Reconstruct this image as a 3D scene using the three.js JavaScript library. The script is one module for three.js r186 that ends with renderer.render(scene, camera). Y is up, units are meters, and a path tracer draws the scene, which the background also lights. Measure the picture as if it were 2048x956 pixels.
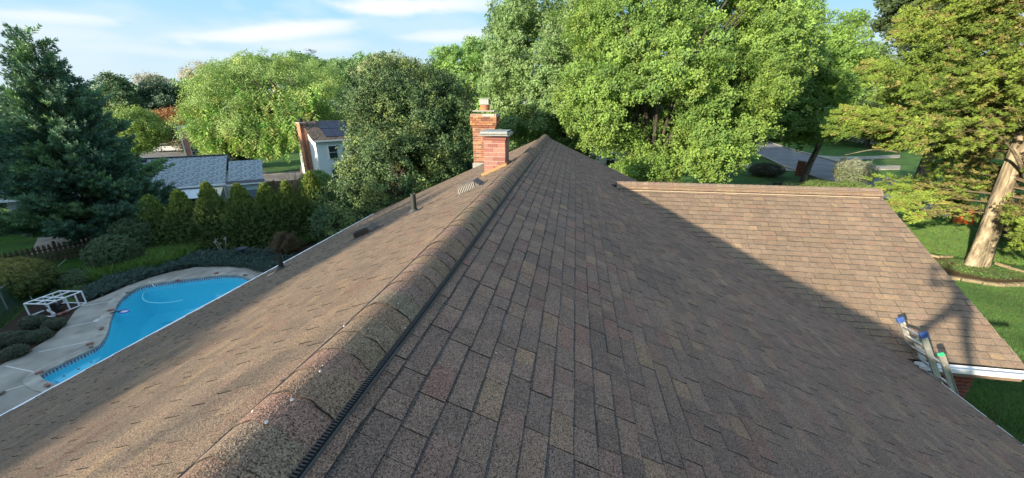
import * as THREE from 'three';
import { mergeGeometries } from 'three/addons/utils/BufferGeometryUtils.js';
import { MarchingCubes } from 'three/addons/objects/MarchingCubes.js';
import { RoundedBoxGeometry } from 'three/addons/geometries/RoundedBoxGeometry.js';

// ---------------------------------------------------------------- camera, sky, sun, exposure
const V3 = (x, y, z) => new THREE.Vector3(x, y, z);
const scene = new THREE.Scene();
const FL = 760;
const camera = new THREE.PerspectiveCamera(2 * Math.atan(478 / FL) * 180 / Math.PI, 1024 / 478, 0.05, 1500);
camera.position.set(1.0, 8.0, 0);
camera.rotation.set(-19.558 * Math.PI / 180, 9.018 * Math.PI / 180, 0, 'YXZ');
camera.updateMatrixWorld(true);
scene.add(camera);
const renderer = new THREE.WebGLRenderer({ antialias: true });
renderer.setSize(1024, 478);
renderer.toneMapping = THREE.LinearToneMapping;
renderer.toneMappingExposure = 3.1;
renderer.shadowMap.enabled = true;
const SUN = V3(-0.671, 0.281, 0.686).normalize();
const sun = new THREE.DirectionalLight(new THREE.Color(1.0, 0.86, 0.64), 3.8);
sun.position.copy(SUN).multiplyScalar(120); sun.target.position.set(0, 0, -10);
sun.castShadow = true; sun.shadow.radius = 1.4; sun.shadow.mapSize.set(4096, 4096);
Object.assign(sun.shadow.camera, { left: -110, right: 110, top: 80, bottom: -80, near: 1, far: 320 });
scene.add(sun); scene.add(sun.target);

const rng = (s) => () => { s |= 0; s = s + 0x6D2B79F5 | 0; let t = Math.imul(s ^ s >>> 15, 1 | s); t = t + Math.imul(t ^ t >>> 7, 61 | t) ^ t; return ((t ^ t >>> 14) >>> 0) / 4294967296; };
const lerp = (a, b, t) => a + (b - a) * t, clamp = (x, a = 0, b = 1) => Math.min(b, Math.max(a, x));
const sstep = (a, b, x) => { const t = clamp((x - a) / (b - a)); return t * t * (3 - 2 * t); };
const hash = (i, j, k) => { let h = Math.imul(i, 374761393) ^ Math.imul(j, 668265263) ^ Math.imul(k, 2147483647 - 58); h = Math.imul(h ^ h >>> 13, 1274126177); return ((h ^ h >>> 16) >>> 0) / 4294967296; };
// periodic value noise
function vnoise(x, y, p, q, s) {
  const i = Math.floor(x), j = Math.floor(y), fx = x - i, fy = y - j, u = fx * fx * (3 - 2 * fx), v = fy * fy * (3 - 2 * fy);
  const m = (a, n) => ((a % n) + n) % n, i0 = m(i, p), i1 = m(i + 1, p), j0 = m(j, q), j1 = m(j + 1, q);
  return lerp(lerp(hash(i0, j0, s), hash(i1, j0, s), u), lerp(hash(i0, j1, s), hash(i1, j1, s), u), v);
}
const fbm = (x, y, p, s, o = 4) => { let a = 0, w = .5, n = 0; for (let k = 0; k < o; k++) { a += w * vnoise(x, y, p, p, s + k); n += w; x *= 2; y *= 2; p *= 2; w *= .5; } return a / n; };

// pixels of the photograph (2048 x 956) to places in the world, used once to measure where things stand
const CE = camera.matrixWorld.elements, CR = V3(CE[0], CE[1], CE[2]), CU = V3(CE[4], CE[5], CE[6]), CF = V3(-CE[8], -CE[9], -CE[10]), CP = camera.position;
const ray = (x, y) => CF.clone().addScaledVector(CR, (x - 1024) / FL).addScaledVector(CU, (478 - y) / FL);
const at = (x, y, d) => CP.clone().addScaledVector(ray(x, y), d);
const onY = (x, y, h) => { const r = ray(x, y); return CP.clone().addScaledVector(r, (h - CP.y) / r.y); };
const projX = (p) => { const d = p.clone().sub(CP), z = d.dot(CF); return [1024 + FL * d.dot(CR) / z, 478 - FL * d.dot(CU) / z, z]; };

{ // sky: clear evening air, pale towards the horizon, with stretched fair-weather cloud
  const W = 2048, Hh = 1024, a = new Float32Array(W * Hh * 4);
  const azel = (x, y) => { const r = ray(x, y).normalize(); return [Math.atan2(r.x, -r.z), Math.asin(r.y)]; };
  const banks = [[560, 62, .17, .016, .32, 1], [800, 12, .2, .018, .12, 1.1], [640, 92, .12, .012, .1, .5], [900, 72, .12, .014, .1, .75], [110, 34, .1, .01, .12, .7], [60, 60, .12, .014, 0, .45], [400, 108, .2, .01, .0, .35], [250, 96, .2, .012, .0, .35], [372, 84, .02, .007, 0, .5]].map(([x, y, ra, re, tilt, k]) => [...azel(x, y), ra, re, tilt, k]);
  for (let j = 0; j < Hh; j++) {
    const el = (j + .5) / Hh * Math.PI - Math.PI / 2;
    for (let i = 0; i < W; i++) {
      const u = (i + .5) / W, th = (u - .5) * 2 * Math.PI, dx = Math.cos(th) * Math.cos(el), dz = Math.sin(th) * Math.cos(el), dy = Math.sin(el);
      const az = Math.atan2(dx, -dz);
      const e = Math.max(0, dy), t = Math.pow(e, .55);
      const q = sstep(.02, .24, e), q2 = sstep(.2, .9, e); let r = lerp(lerp(.235, .125, q), .115, q2), g = lerp(lerp(.29, .245, q), .2, q2), b = lerp(lerp(.315, .345, q), .315, q2);
      const c = dx * SUN.x + dy * SUN.y + dz * SUN.z, gl = Math.pow(Math.max(0, c), 6);
      r += gl * .35; g += gl * .28; b += gl * .18;
      // thin cloud everywhere; more added overhead, out of view, to lift the shaded parts
      const n = fbm(az * 9 + 40, el * 42 + 40, 512, 5, 5), n2 = fbm(az * 22 + 90, el * 90 + 40, 1024, 11, 4);
      let cl = (.28 + .5 * sstep(.25, .6, el)) * sstep(.46, .74, fbm(az * 5 + 20, el * 16 + 20, 512, 21, 5)) * sstep(.0, .12, el);
      for (const [ba, be, ra, re, tilt, k] of banks) {
        let da = az - ba; const de = el - be - tilt * da * .55, q = (da / ra) ** 2 + (de / re) ** 2;
        if (q < 6) cl = Math.max(cl, k * sstep(.3, .62, n * .62 + n2 * .3 + .38 * Math.exp(-q) - .13) * Math.exp(-q * .55));
      }
      cl = clamp(cl, 0, 1) * (el > 0 ? 1 : 0);
      r = lerp(r, .34, cl); g = lerp(g, .345, cl); b = lerp(b, .345, cl);
      if (el < 0) { const k = sstep(0, -.12, el); r = lerp(r, .1, k); g = lerp(g, .12, k); b = lerp(b, .09, k); }
      const o = (j * W + i) * 4; a[o] = r; a[o + 1] = g; a[o + 2] = b; a[o + 3] = 1;
    }
  }
  const t = new THREE.DataTexture(a, W, Hh, THREE.RGBAFormat, THREE.FloatType);
  t.mapping = THREE.EquirectangularReflectionMapping; t.magFilter = t.minFilter = THREE.LinearFilter; t.needsUpdate = true;
  scene.background = t; scene.environment = t;
}

// ---------------------------------------------------------------- naming and building helpers
const used = {};
const numbered = (n) => { const k = used[n] = (used[n] ?? -1) + 1; return k ? `${n}_${String(k).padStart(3, '0')}` : n; };
function tag(o, label, category, group, kind) { const d = o.userData; if (label) d.label = label; if (category) d.category = category; if (group) d.group = group; if (kind) d.kind = kind; return o; }
function thing(name, label, category, p = V3(0, 0, 0), group) { const o = new THREE.Group(); o.name = numbered(name); o.position.copy(p); scene.add(o); return tag(o, label, category, group); }
const shade = (m) => { m.castShadow = m.receiveShadow = true; return m; };
function obj(name, g, m, parent = scene) {
  if (Array.isArray(g)) g = g.length > 1 ? mergeGeometries(g.map(clean)) : g[0];
  const o = shade(new THREE.Mesh(g, m)); o.name = parent === scene ? numbered(name) : name; parent.add(o); return o;
}
const clean = (g) => { g = g.index ? g.toNonIndexed() : g; for (const k of Object.keys(g.attributes)) if (!['position', 'normal', 'uv'].includes(k)) g.deleteAttribute(k); return g; };
// a mesh whose geometry is given in world coordinates, put under a thing that stands elsewhere
function wobj(name, g, m, root) { const o = obj(name, g, m, root); o.position.copy(root.position).negate(); return o; }
const struct = (name, g, m) => { const o = obj(name, g, m); o.userData.kind = 'structure'; return o; };
const box = (w, h, d, x = 0, y = 0, z = 0, r = 0) => (r ? new RoundedBoxGeometry(w, h, d, 2, r) : new THREE.BoxGeometry(w, h, d)).translate(x, y, z);
const cyl = (r0, r1, h, n = 12, x = 0, y = 0, z = 0, open = false) => new THREE.CylinderGeometry(r0, r1, h, n, 1, open).translate(x, y + h / 2, z);
function bar(a, b, r, n = 6, r2 = r) { const d = b.clone().sub(a), L = d.length(), g = new THREE.CylinderGeometry(r2, r, L, n, 1); g.translate(0, L / 2, 0); g.applyQuaternion(new THREE.Quaternion().setFromUnitVectors(V3(0, 1, 0), d.normalize())); return g.translate(a.x, a.y, a.z); }
function beam(a, b, w, h, up = V3(0, 1, 0)) { const d = b.clone().sub(a), L = d.length(); d.normalize(); const s = V3().crossVectors(d, up).normalize(), u = V3().crossVectors(s, d); const g = new THREE.BoxGeometry(w, h, L); g.applyMatrix4(new THREE.Matrix4().makeBasis(s, u, d.clone().negate())); const c = a.clone().add(b).multiplyScalar(.5); return g.translate(c.x, c.y, c.z); }
const tube = (pts, r, seg = 24, n = 6) => new THREE.TubeGeometry(new THREE.CatmullRomCurve3(pts), seg, r, n, false);
// tapered, slightly crooked limb
function limb(pts, r0, r1, n = 7, seg = 10, rough = 0, seed = 1) {
  const c = new THREE.CatmullRomCurve3(pts), R = rng(seed), pos = [], uv = [], idx = [], fr = c.computeFrenetFrames(seg, false), L = c.getLength();
  for (let i = 0; i <= seg; i++) { const p = c.getPoint(i / seg), r = lerp(r0, r1, Math.pow(i / seg, .8)); for (let j = 0; j <= n; j++) { const a = j / n * 2 * Math.PI, k = r * (1 + rough * (hash(j % n, i >> 2, seed) - .5)); const v = p.clone().addScaledVector(fr.normals[i], Math.cos(a) * k).addScaledVector(fr.binormals[i], Math.sin(a) * k); pos.push(v.x, v.y, v.z); uv.push(j / n * Math.max(.4, r * 6.28), i / seg * L); } }
  for (let i = 0; i < seg; i++) for (let j = 0; j < n; j++) { const a = i * (n + 1) + j, b = a + n + 1; idx.push(a, b, a + 1, b, b + 1, a + 1); }
  const g = new THREE.BufferGeometry(); g.setAttribute('position', new THREE.Float32BufferAttribute(pos, 3)); g.setAttribute('uv', new THREE.Float32BufferAttribute(uv, 2)); g.setIndex(idx); g.computeVertexNormals(); return g;
}
// collects coloured quads
class GB {
  constructor() { this.p = []; this.u = []; this.c = []; }
  tri(a, b, c, ua, ub, uc, col) { for (const v of [a, b, c]) this.p.push(v.x, v.y, v.z); this.u.push(...ua, ...ub, ...uc); for (let i = 0; i < 3; i++) this.c.push(...col); }
  quad(a, b, c, d, ua, ub, uc, ud, col) { this.tri(a, b, c, ua, ub, uc, col); this.tri(a, c, d, ua, uc, ud, col); }
  add(o) { for (const k of ['p', 'u', 'c']) { const s = o[k], t = this[k]; for (let i = 0; i < s.length; i++) t.push(s[i]); } }
  geo() { const g = new THREE.BufferGeometry(); g.setAttribute('position', new THREE.Float32BufferAttribute(this.p, 3)); g.setAttribute('uv', new THREE.Float32BufferAttribute(this.u, 2)); g.setAttribute('color', new THREE.Float32BufferAttribute(this.c, 3)); g.computeVertexNormals(); return g; }
}
// flat polygon sheet from [x, z] points at height y (uv in metres), or following a height function
function sheet(pts, y, holes = []) {
  const s = new THREE.Shape(pts.map(([x, z]) => new THREE.Vector2(x, -z))); for (const h of holes) s.holes.push(new THREE.Path(h.map(([x, z]) => new THREE.Vector2(x, -z))));
  return new THREE.ShapeGeometry(s).rotateX(-Math.PI / 2).translate(0, y, 0);
}
function slab(pts, y, th, holes = []) {
  const s = new THREE.Shape(pts.map(([x, z]) => new THREE.Vector2(x, -z))); for (const h of holes) s.holes.push(new THREE.Path(h.map(([x, z]) => new THREE.Vector2(x, -z))));
  return new THREE.ExtrudeGeometry(s, { depth: th, bevelEnabled: false }).rotateX(-Math.PI / 2).translate(0, y - th, 0);
}
const xz = (p) => [p.x, p.z];
const smoothLoop = (pts, n, closed = true) => new THREE.CatmullRomCurve3(pts.map(([x, z]) => V3(x, 0, z)), closed, 'catmullrom', .5).getPoints(n).slice(0, closed ? -1 : undefined).map(xz);
function ribbon(center, w, y) { const L = [], R = []; for (let i = 0; i < center.length; i++) { const a = center[Math.max(0, i - 1)], b = center[Math.min(center.length - 1, i + 1)], dx = b[0] - a[0], dz = b[1] - a[1], l = Math.hypot(dx, dz); L.push([center[i][0] - dz / l * w / 2, center[i][1] + dx / l * w / 2]); R.push([center[i][0] + dz / l * w / 2, center[i][1] - dx / l * w / 2]); } return [...L, ...R.reverse()]; }

// ---------------------------------------------------------------- textures and materials
function tex(n, fn, srgb = true) {
  const a = new Uint8Array(n * n * 4);
  for (let j = 0; j < n; j++) for (let i = 0; i < n; i++) { const c = fn(i / n, j / n, i, j), o = (j * n + i) * 4, v = typeof c === 'number' ? [c, c, c] : c; for (let k = 0; k < 3; k++) a[o + k] = clamp(v[k]) * 255; a[o + 3] = 255; }
  const t = new THREE.DataTexture(a, n, n); t.wrapS = t.wrapT = THREE.RepeatWrapping; t.magFilter = THREE.LinearFilter; t.minFilter = THREE.LinearMipmapLinearFilter; t.generateMipmaps = true; if (srgb) t.colorSpace = THREE.SRGBColorSpace; t.needsUpdate = true; return t;
}
const rep = (t, s) => { const c = t.clone(); c.repeat.set(s, s); c.needsUpdate = true; return c; };
const lin = (r, g, b) => new THREE.Color().setRGB(r, g, b);
const std = (c, rough = .8, o = {}) => new THREE.MeshStandardMaterial({ color: c, roughness: rough, side: THREE.DoubleSide, ...o });
const Rn = rng(77);
const granN = new Float32Array(512 * 512); for (let i = 0; i < granN.length; i++) granN[i] = Rn();
const gAt = (i, j) => granN[(j & 511) * 512 + (i & 511)];
const gran = (i, j) => { const a = gAt(i >> 1, j >> 1), b = gAt(i + 91, j + 37), c = (gAt(i, j + 200) + gAt(i + 1, j + 200) + gAt(i, j + 201) + gAt(i + 1, j + 201)) / 4; let v = .34 + .3 * c + .34 * (a - .5) + .2 * (b - .5); if (a > .9) v += .36; if (a < .12) v -= .2; return v; };
const Tgran = tex(512, (u, v, i, j) => { const g = gran(i, j) * (.86 + .28 * fbm(u * 6, v * 6, 6, 3)); const w = gAt(i >> 1, (j >> 1) + 99) - .5; return [g * (1 + .09 * w) + .27, g + .25, g * (1 - .08 * w) + .235]; });
const TgranB = tex(512, (u, v, i, j) => gran(i, j), false);
const Tcon = tex(512, (u, v, i, j) => { const n = fbm(u * 5, v * 5, 5, 9, 6), st = sstep(.5, .72, fbm(u * 3, v * 3, 3, 31, 5)); return [.83, .81, .78].map((c) => c * (.72 + .34 * n) * (1 - .16 * st) + .05 * (gAt(i, j) - .5)); });
const Tgrass = tex(512, (u, v, i, j) => { const n = fbm(u * 8, v * 8, 8, 41, 6), m = fbm(u * 40, v * 40, 40, 43, 3), d = sstep(.55, .8, fbm(u * 4, v * 4, 4, 47, 5)); const k = .5 + .5 * n + .35 * (m - .5) + .3 * (gAt(i, j) - .5); return [lerp(.46, .74, d) * k * 1.25, lerp(.7, .74, d) * k * 1.2, lerp(.24, .4, d) * k * 1.2]; });
const Tbark = tex(256, (u, v, i, j) => { const n = fbm(u * 14, v * 3, 14 * 3, 53, 5), m = fbm(u * 30, v * 10, 30, 57, 3); return clamp(.35 + .75 * n + .3 * (m - .5)); });
const Tnoise = tex(256, (u, v, i, j) => .72 + .32 * fbm(u * 6, v * 6, 6, 61, 6) + .08 * (gAt(i, j) - .5));
const Tasph = tex(256, (u, v, i, j) => .62 + .3 * fbm(u * 5, v * 5, 5, 71, 5) + .22 * (gAt(i, j) - .5));
const Tmulch = tex(256, (u, v, i, j) => { const n = vnoise(u * 60, v * 60, 60, 60, 81) * .6 + .4 * gAt(i, j); return [.35 + .6 * n, .3 + .52 * n, .26 + .45 * n]; });
const TgrayRoof = tex(256, (u, v, i, j) => { const row = Math.floor(v * 16), k = Math.floor(u * 12 + (row % 2) * .5 + hash(row, 3, 1)), h = hash(((k % 12) + 12) % 12, row, 91), e = (v * 16 - row) < .14 ? .82 : 1; return [.6, .62, .62].map((c) => e * (c + .4 * (h - .4)) * (.9 + .2 * gAt(i, j))); });
const M = {
  roof: std(0xffffff, .96, { vertexColors: true, map: Tgran, bumpMap: TgranB, bumpScale: .0025 }),
  underlay: std(lin(.022, .02, .019), .95),
  blackPlastic: std(lin(.012, .012, .013), .5), darkMetal: std(lin(.05, .048, .045), .5, { metalness: .2 }), edgeMetal: std(lin(.34, .34, .36), .5, { metalness: .4 }),
  white: std(lin(.72, .74, .76), .55, { map: rep(Tnoise, 1.3) }), whiteTrim: std(lin(.8, .82, .85), .45),
  mortar: std(lin(.58, .5, .44), .95, { map: rep(Tnoise, 3) }),
  galv: std(lin(.36, .38, .38), .55, { metalness: .45, map: rep(Tnoise, 3) }),
  aluminium: std(lin(.72, .7, .66), .38, { metalness: .75, map: rep(Tnoise, 4) }),
  concrete: std(lin(.63, .625, .6), .92, { map: rep(Tcon, .3), bumpMap: rep(Tcon, 1.2), bumpScale: .004 }),
  coping: std(lin(.74, .735, .71), .85, { map: rep(Tcon, .8) }),
  walk: std(lin(.58, .56, .5), .9, { map: rep(Tcon, .35) }),
  grass: std(lin(.17, .26, .06), .95, { map: rep(Tgrass, .11), bumpMap: rep(Tgrass, .7), bumpScale: .04 }),
  mulch: std(lin(.09, .065, .05), .98, { map: rep(Tmulch, .8), bumpMap: rep(Tmulch, .8), bumpScale: .03 }),
  asphalt: std(lin(.29, .29, .31), .9, { map: rep(Tasph, .25) }),
  bark: std(lin(.2, .165, .135), .95, { map: rep(Tbark, .9), bumpMap: rep(Tbark, .9), bumpScale: .03 }),
  barkPale: std(lin(.5, .41, .28), .95, { map: rep(Tbark, .6), bumpMap: rep(Tbark, .6), bumpScale: .05 }),
  barkDark: std(lin(.1, .085, .075), .95, { map: rep(Tbark, .9), bumpMap: rep(Tbark, .9), bumpScale: .03 }),
  glass: std(lin(.03, .04, .05), .06, { metalness: 0 }), brownTrim: std(lin(.2, .14, .1), .7),
};
const brickMats = (list) => list.map(([r, g, b]) => std(lin(r, g, b), .9, { map: rep(Tnoise, 7), bumpMap: rep(Tnoise, 14), bumpScale: .004 }));
const BR = { front: brickMats([[.42, .19, .15], [.36, .15, .125], [.47, .23, .185], [.39, .2, .165], [.31, .13, .11]]), rear: brickMats([[.4, .19, .1], [.34, .14, .075], [.46, .25, .13], [.28, .11, .065], [.2, .1, .07]]), wall: brickMats([[.36, .1, .06], [.3, .085, .055], [.42, .14, .08], [.22, .09, .07]]) };
// a ring of real bricks round a mortar core; bricks go under the core's part
function brickShaft(parent, root, mats, x0, x1, z0, z1, y0, y1, bw, bh, seed, below) {
  const R = rng(seed), bd = .095, j = .011, cache = {};
  const g = (w, d) => { const k = w.toFixed(2) + d.toFixed(2); return cache[k] ??= new THREE.BoxGeometry(w, bh - j, d); };
  const put = (w, d, x, y, z) => { if (below && below(x, y, z)) return; const o = obj('brick', g(w, d), mats[Math.floor(R() * mats.length)], parent); o.position.set(x + (R() - .5) * .003, y, z + (R() - .5) * .003); if (parent === root) o.position.sub(root.position); };
  const run = (a, b, odd) => { const out = []; let s = a; const half = odd ? bw / 2 : bw; let first = true; while (s < b - .02) { let e = Math.min(b, s + (first ? half : bw)); if (b - e < .06) e = b; out.push([s, e]); s = e; first = false; } return out; };
  let r = 0;
  for (let y = y0 + bh / 2; y < y1; y += bh, r++) {
    const odd = r % 2, e = odd ? bd : 0;
    for (const [a, b] of run(x0 + (odd ? 0 : 0), x1, odd)) { put(b - a - j, bd, (a + b) / 2, y, z1 - bd / 2); put(b - a - j, bd, (a + b) / 2, y, z0 + bd / 2); }
    for (const [a, b] of run(z0 + bd + j, z1 - bd - j, !odd)) { put(bd, b - a - j, x0 + bd / 2, y, (a + b) / 2); put(bd, b - a - j, x1 - bd / 2, y, (a + b) / 2); }
  }
}
// ---------------------------------------------------------------- terrain
const poolPx = [[80, 757], [92, 744], [150, 716], [196, 692], [213, 668], [222, 635], [238, 604], [260, 585], [285, 573], [330, 565], [400, 556], [452, 551], [486, 553], [503, 560]].map(([x, y]) => xz(onY(x, y, -.98)));
const poolLoop = smoothLoop([...poolPx, [-14.6, -16.2], [-13.4, -14.4], [-13.6, -11.8], [-14.1, -9.8], [-14.8, -8.3], xz(onY(118, 772, -.98))], 110);
const inPoly = (P, x, z) => { let c = false; for (let i = 0, j = P.length - 1; i < P.length; j = i++) if ((P[i][1] > z) !== (P[j][1] > z) && x < (P[j][0] - P[i][0]) * (z - P[i][1]) / (P[j][1] - P[i][1]) + P[i][0]) c = !c; return c; };
const dPoly = (P, x, z) => { let m = 1e9; for (let i = 0, j = P.length - 1; i < P.length; j = i++) { const ax = P[j][0], az = P[j][1], bx = P[i][0] - ax, bz = P[i][1] - az, t = clamp(((x - ax) * bx + (z - az) * bz) / (bx * bx + bz * bz)); m = Math.min(m, Math.hypot(x - ax - bx * t, z - az - bz * t)); } return m; };
const GY = (x, z) => lerp(-1, 1.5, sstep(-5, 5.5, x));
{
  const axis = (a, b, far) => { const o = []; let s = 8; const neg = []; for (let v = a - s; v > -far; s *= 1.3, v -= s) neg.unshift(v); o.push(-far, ...neg); for (let v = a; v <= b; v += .6) o.push(v); s = 8; for (let v = b + s; v < far; s *= 1.3, v += s) o.push(v); o.push(far); return o; };
  const X = axis(-32, 24, 700), Z = axis(-40, 6, 700), pos = [], uv = [], idx = [];
  for (const z of Z) for (const x of X) { let y = GY(x, z) + .05 * (fbm(x * .15 + 50, z * .15 + 50, 999, 17, 3) - .5) * (Math.abs(x) < 60 ? 0 : 1); if (inPoly(poolLoop, x, z) || (x > -30 && x < -10 && z > -25 && z < 0 && dPoly(poolLoop, x, z) < .5)) y = -3.4; pos.push(x, y, z); uv.push(x, z); }
  for (let j = 0; j < Z.length - 1; j++) for (let i = 0; i < X.length - 1; i++) { const a = j * X.length + i, b = a + X.length; idx.push(a, b, a + 1, b, b + 1, a + 1); }
  const g = new THREE.BufferGeometry(); g.setAttribute('position', new THREE.Float32BufferAttribute(pos, 3)); g.setAttribute('uv', new THREE.Float32BufferAttribute(uv, 2)); g.setIndex(idx); g.computeVertexNormals();
  struct('ground', g, M.grass);
}

// ---------------------------------------------------------------- the house whose roof we stand on
const RY = 6.95, SL = .455, XL = -6.4, XR = 7.1, ZE = -13.6, ZS = 9, WR = [V3(1.9, 6.07, -9.9)], WS = .682, WZ = -9.9, WY = 6.07;
const house = thing('brick_house', 'brick house under the brown shingle roof with ridge vent that fills the foreground', 'house', V3(0, 0, -3));
const sag = (x, z) => -.035 * Math.exp(-(((z + 2.4) / 1.9) ** 2)) * Math.exp(-((x / 2.6) ** 2)) + .022 * (fbm(x * .5 + 30, z * .5 + 60, 500, 201, 3) - .5);
const roofY = (x) => RY - SL * Math.abs(x);
const wingY = (z) => WY - WS * Math.abs(z - WZ);
const PAL = [[.40, .33, .285], [.34, .285, .25], [.285, .245, .225], [.43, .345, .285], [.39, .29, .26], [.46, .37, .28], [.36, .30, .265], [.31, .27, .25], [.52, .41, .29], [.40, .265, .235]];
const PW = [.2, .17, .14, .1, .11, .045, .1, .05, .03, .055];
const pick = (r) => { let s = 0; for (let i = 0; i < PW.length; i++) { s += PW[i]; if (r < s) return PAL[i]; } return PAL[0]; };
const allTabs = [];
const def = (p) => { p.y += sag(p.x, p.z); return p; };
// shingle tabs over a slope: O eave corner, U along the courses, V up the slope
function shingleSlope(part, O, U, V, uLen, vLen, keep, seed, contrast = 1, tint = [1, 1, 1], uMax = () => uLen) {
  const ex = .13;
  const R = rng(seed), N = V3().crossVectors(U, V).normalize(); if (N.y < 0) N.negate();
  const P = (u, v, n) => def(O.clone().addScaledVector(U, u).addScaledVector(V, v).addScaledVector(N, n));
  const rows = Math.floor(vLen / ex);
  for (let i = 0; i < rows; i++) {
    let u = -R() * .25, tooth = 0; const v0 = i * ex;
    while (u < uLen) {
      const w = tooth ? .11 + .15 * R() : .12 + .19 * R(), u0 = Math.max(0, u), u1 = Math.min(uMax(i * ex + .06), u + w); u += w; tooth = R() < .72 ? 1 - tooth : tooth;
      if (u1 - u0 < .02) continue;
      const mid = O.clone().addScaledVector(U, (u0 + u1) / 2).addScaledVector(V, v0 + ex / 2);
      if (!keep(mid)) continue;
      const g = new GB(), gap = R() < .75 ? .0022 : .0006, vb = v0 - .002 + (R() - .5) * .007, vt = Math.min(vLen, v0 + ex + .018), nb = .0095 + tooth * .0045 + R() * .002, nt = .0022 + tooth * .001;
      const band = v0 + ex - .011 - R() * .009, nm = lerp(nb, nt, (band - vb) / (vt - vb)), a = u0 + gap, b = u1 - gap, sk = (R() - .5) * .006;
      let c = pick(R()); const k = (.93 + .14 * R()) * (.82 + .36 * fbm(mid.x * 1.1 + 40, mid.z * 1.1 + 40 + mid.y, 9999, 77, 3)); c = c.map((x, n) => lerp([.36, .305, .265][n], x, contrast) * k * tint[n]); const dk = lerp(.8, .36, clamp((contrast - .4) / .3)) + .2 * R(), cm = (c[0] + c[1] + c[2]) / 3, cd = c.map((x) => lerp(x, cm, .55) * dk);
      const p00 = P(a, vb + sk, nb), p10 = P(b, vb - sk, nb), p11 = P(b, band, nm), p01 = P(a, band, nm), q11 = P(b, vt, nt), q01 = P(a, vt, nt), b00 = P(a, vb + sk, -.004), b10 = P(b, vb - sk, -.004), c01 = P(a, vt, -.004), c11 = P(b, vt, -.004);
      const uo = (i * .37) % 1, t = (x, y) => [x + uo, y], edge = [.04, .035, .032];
      const flip = V3().crossVectors(p10.clone().sub(p00), p01.clone().sub(p00)).dot(N) < 0;
      const Q = (A, B, C, D, ua, ub, uc, ud, col) => flip ? g.quad(A, D, C, B, ua, ud, uc, ub, col) : g.quad(A, B, C, D, ua, ub, uc, ud, col);
      Q(p00, p10, p11, p01, t(a, vb), t(b, vb), t(b, band), t(a, band), c);
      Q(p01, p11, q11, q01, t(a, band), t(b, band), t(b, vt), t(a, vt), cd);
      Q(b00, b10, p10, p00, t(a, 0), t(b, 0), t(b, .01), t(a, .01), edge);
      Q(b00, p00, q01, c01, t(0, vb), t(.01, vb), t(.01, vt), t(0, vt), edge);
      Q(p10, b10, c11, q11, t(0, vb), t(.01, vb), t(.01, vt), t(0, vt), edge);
      const [x, y, z] = projX(mid), d = mid.clone().sub(CP), inV = z > .2 && x > -30 && x < 2080 && y > 0 && y < 985;
      allTabs.push({ part, g, score: inV ? (u1 - u0) * ex * Math.abs(d.dot(N)) / Math.pow(z, 3) : 0 });
    }
  }
}
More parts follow.
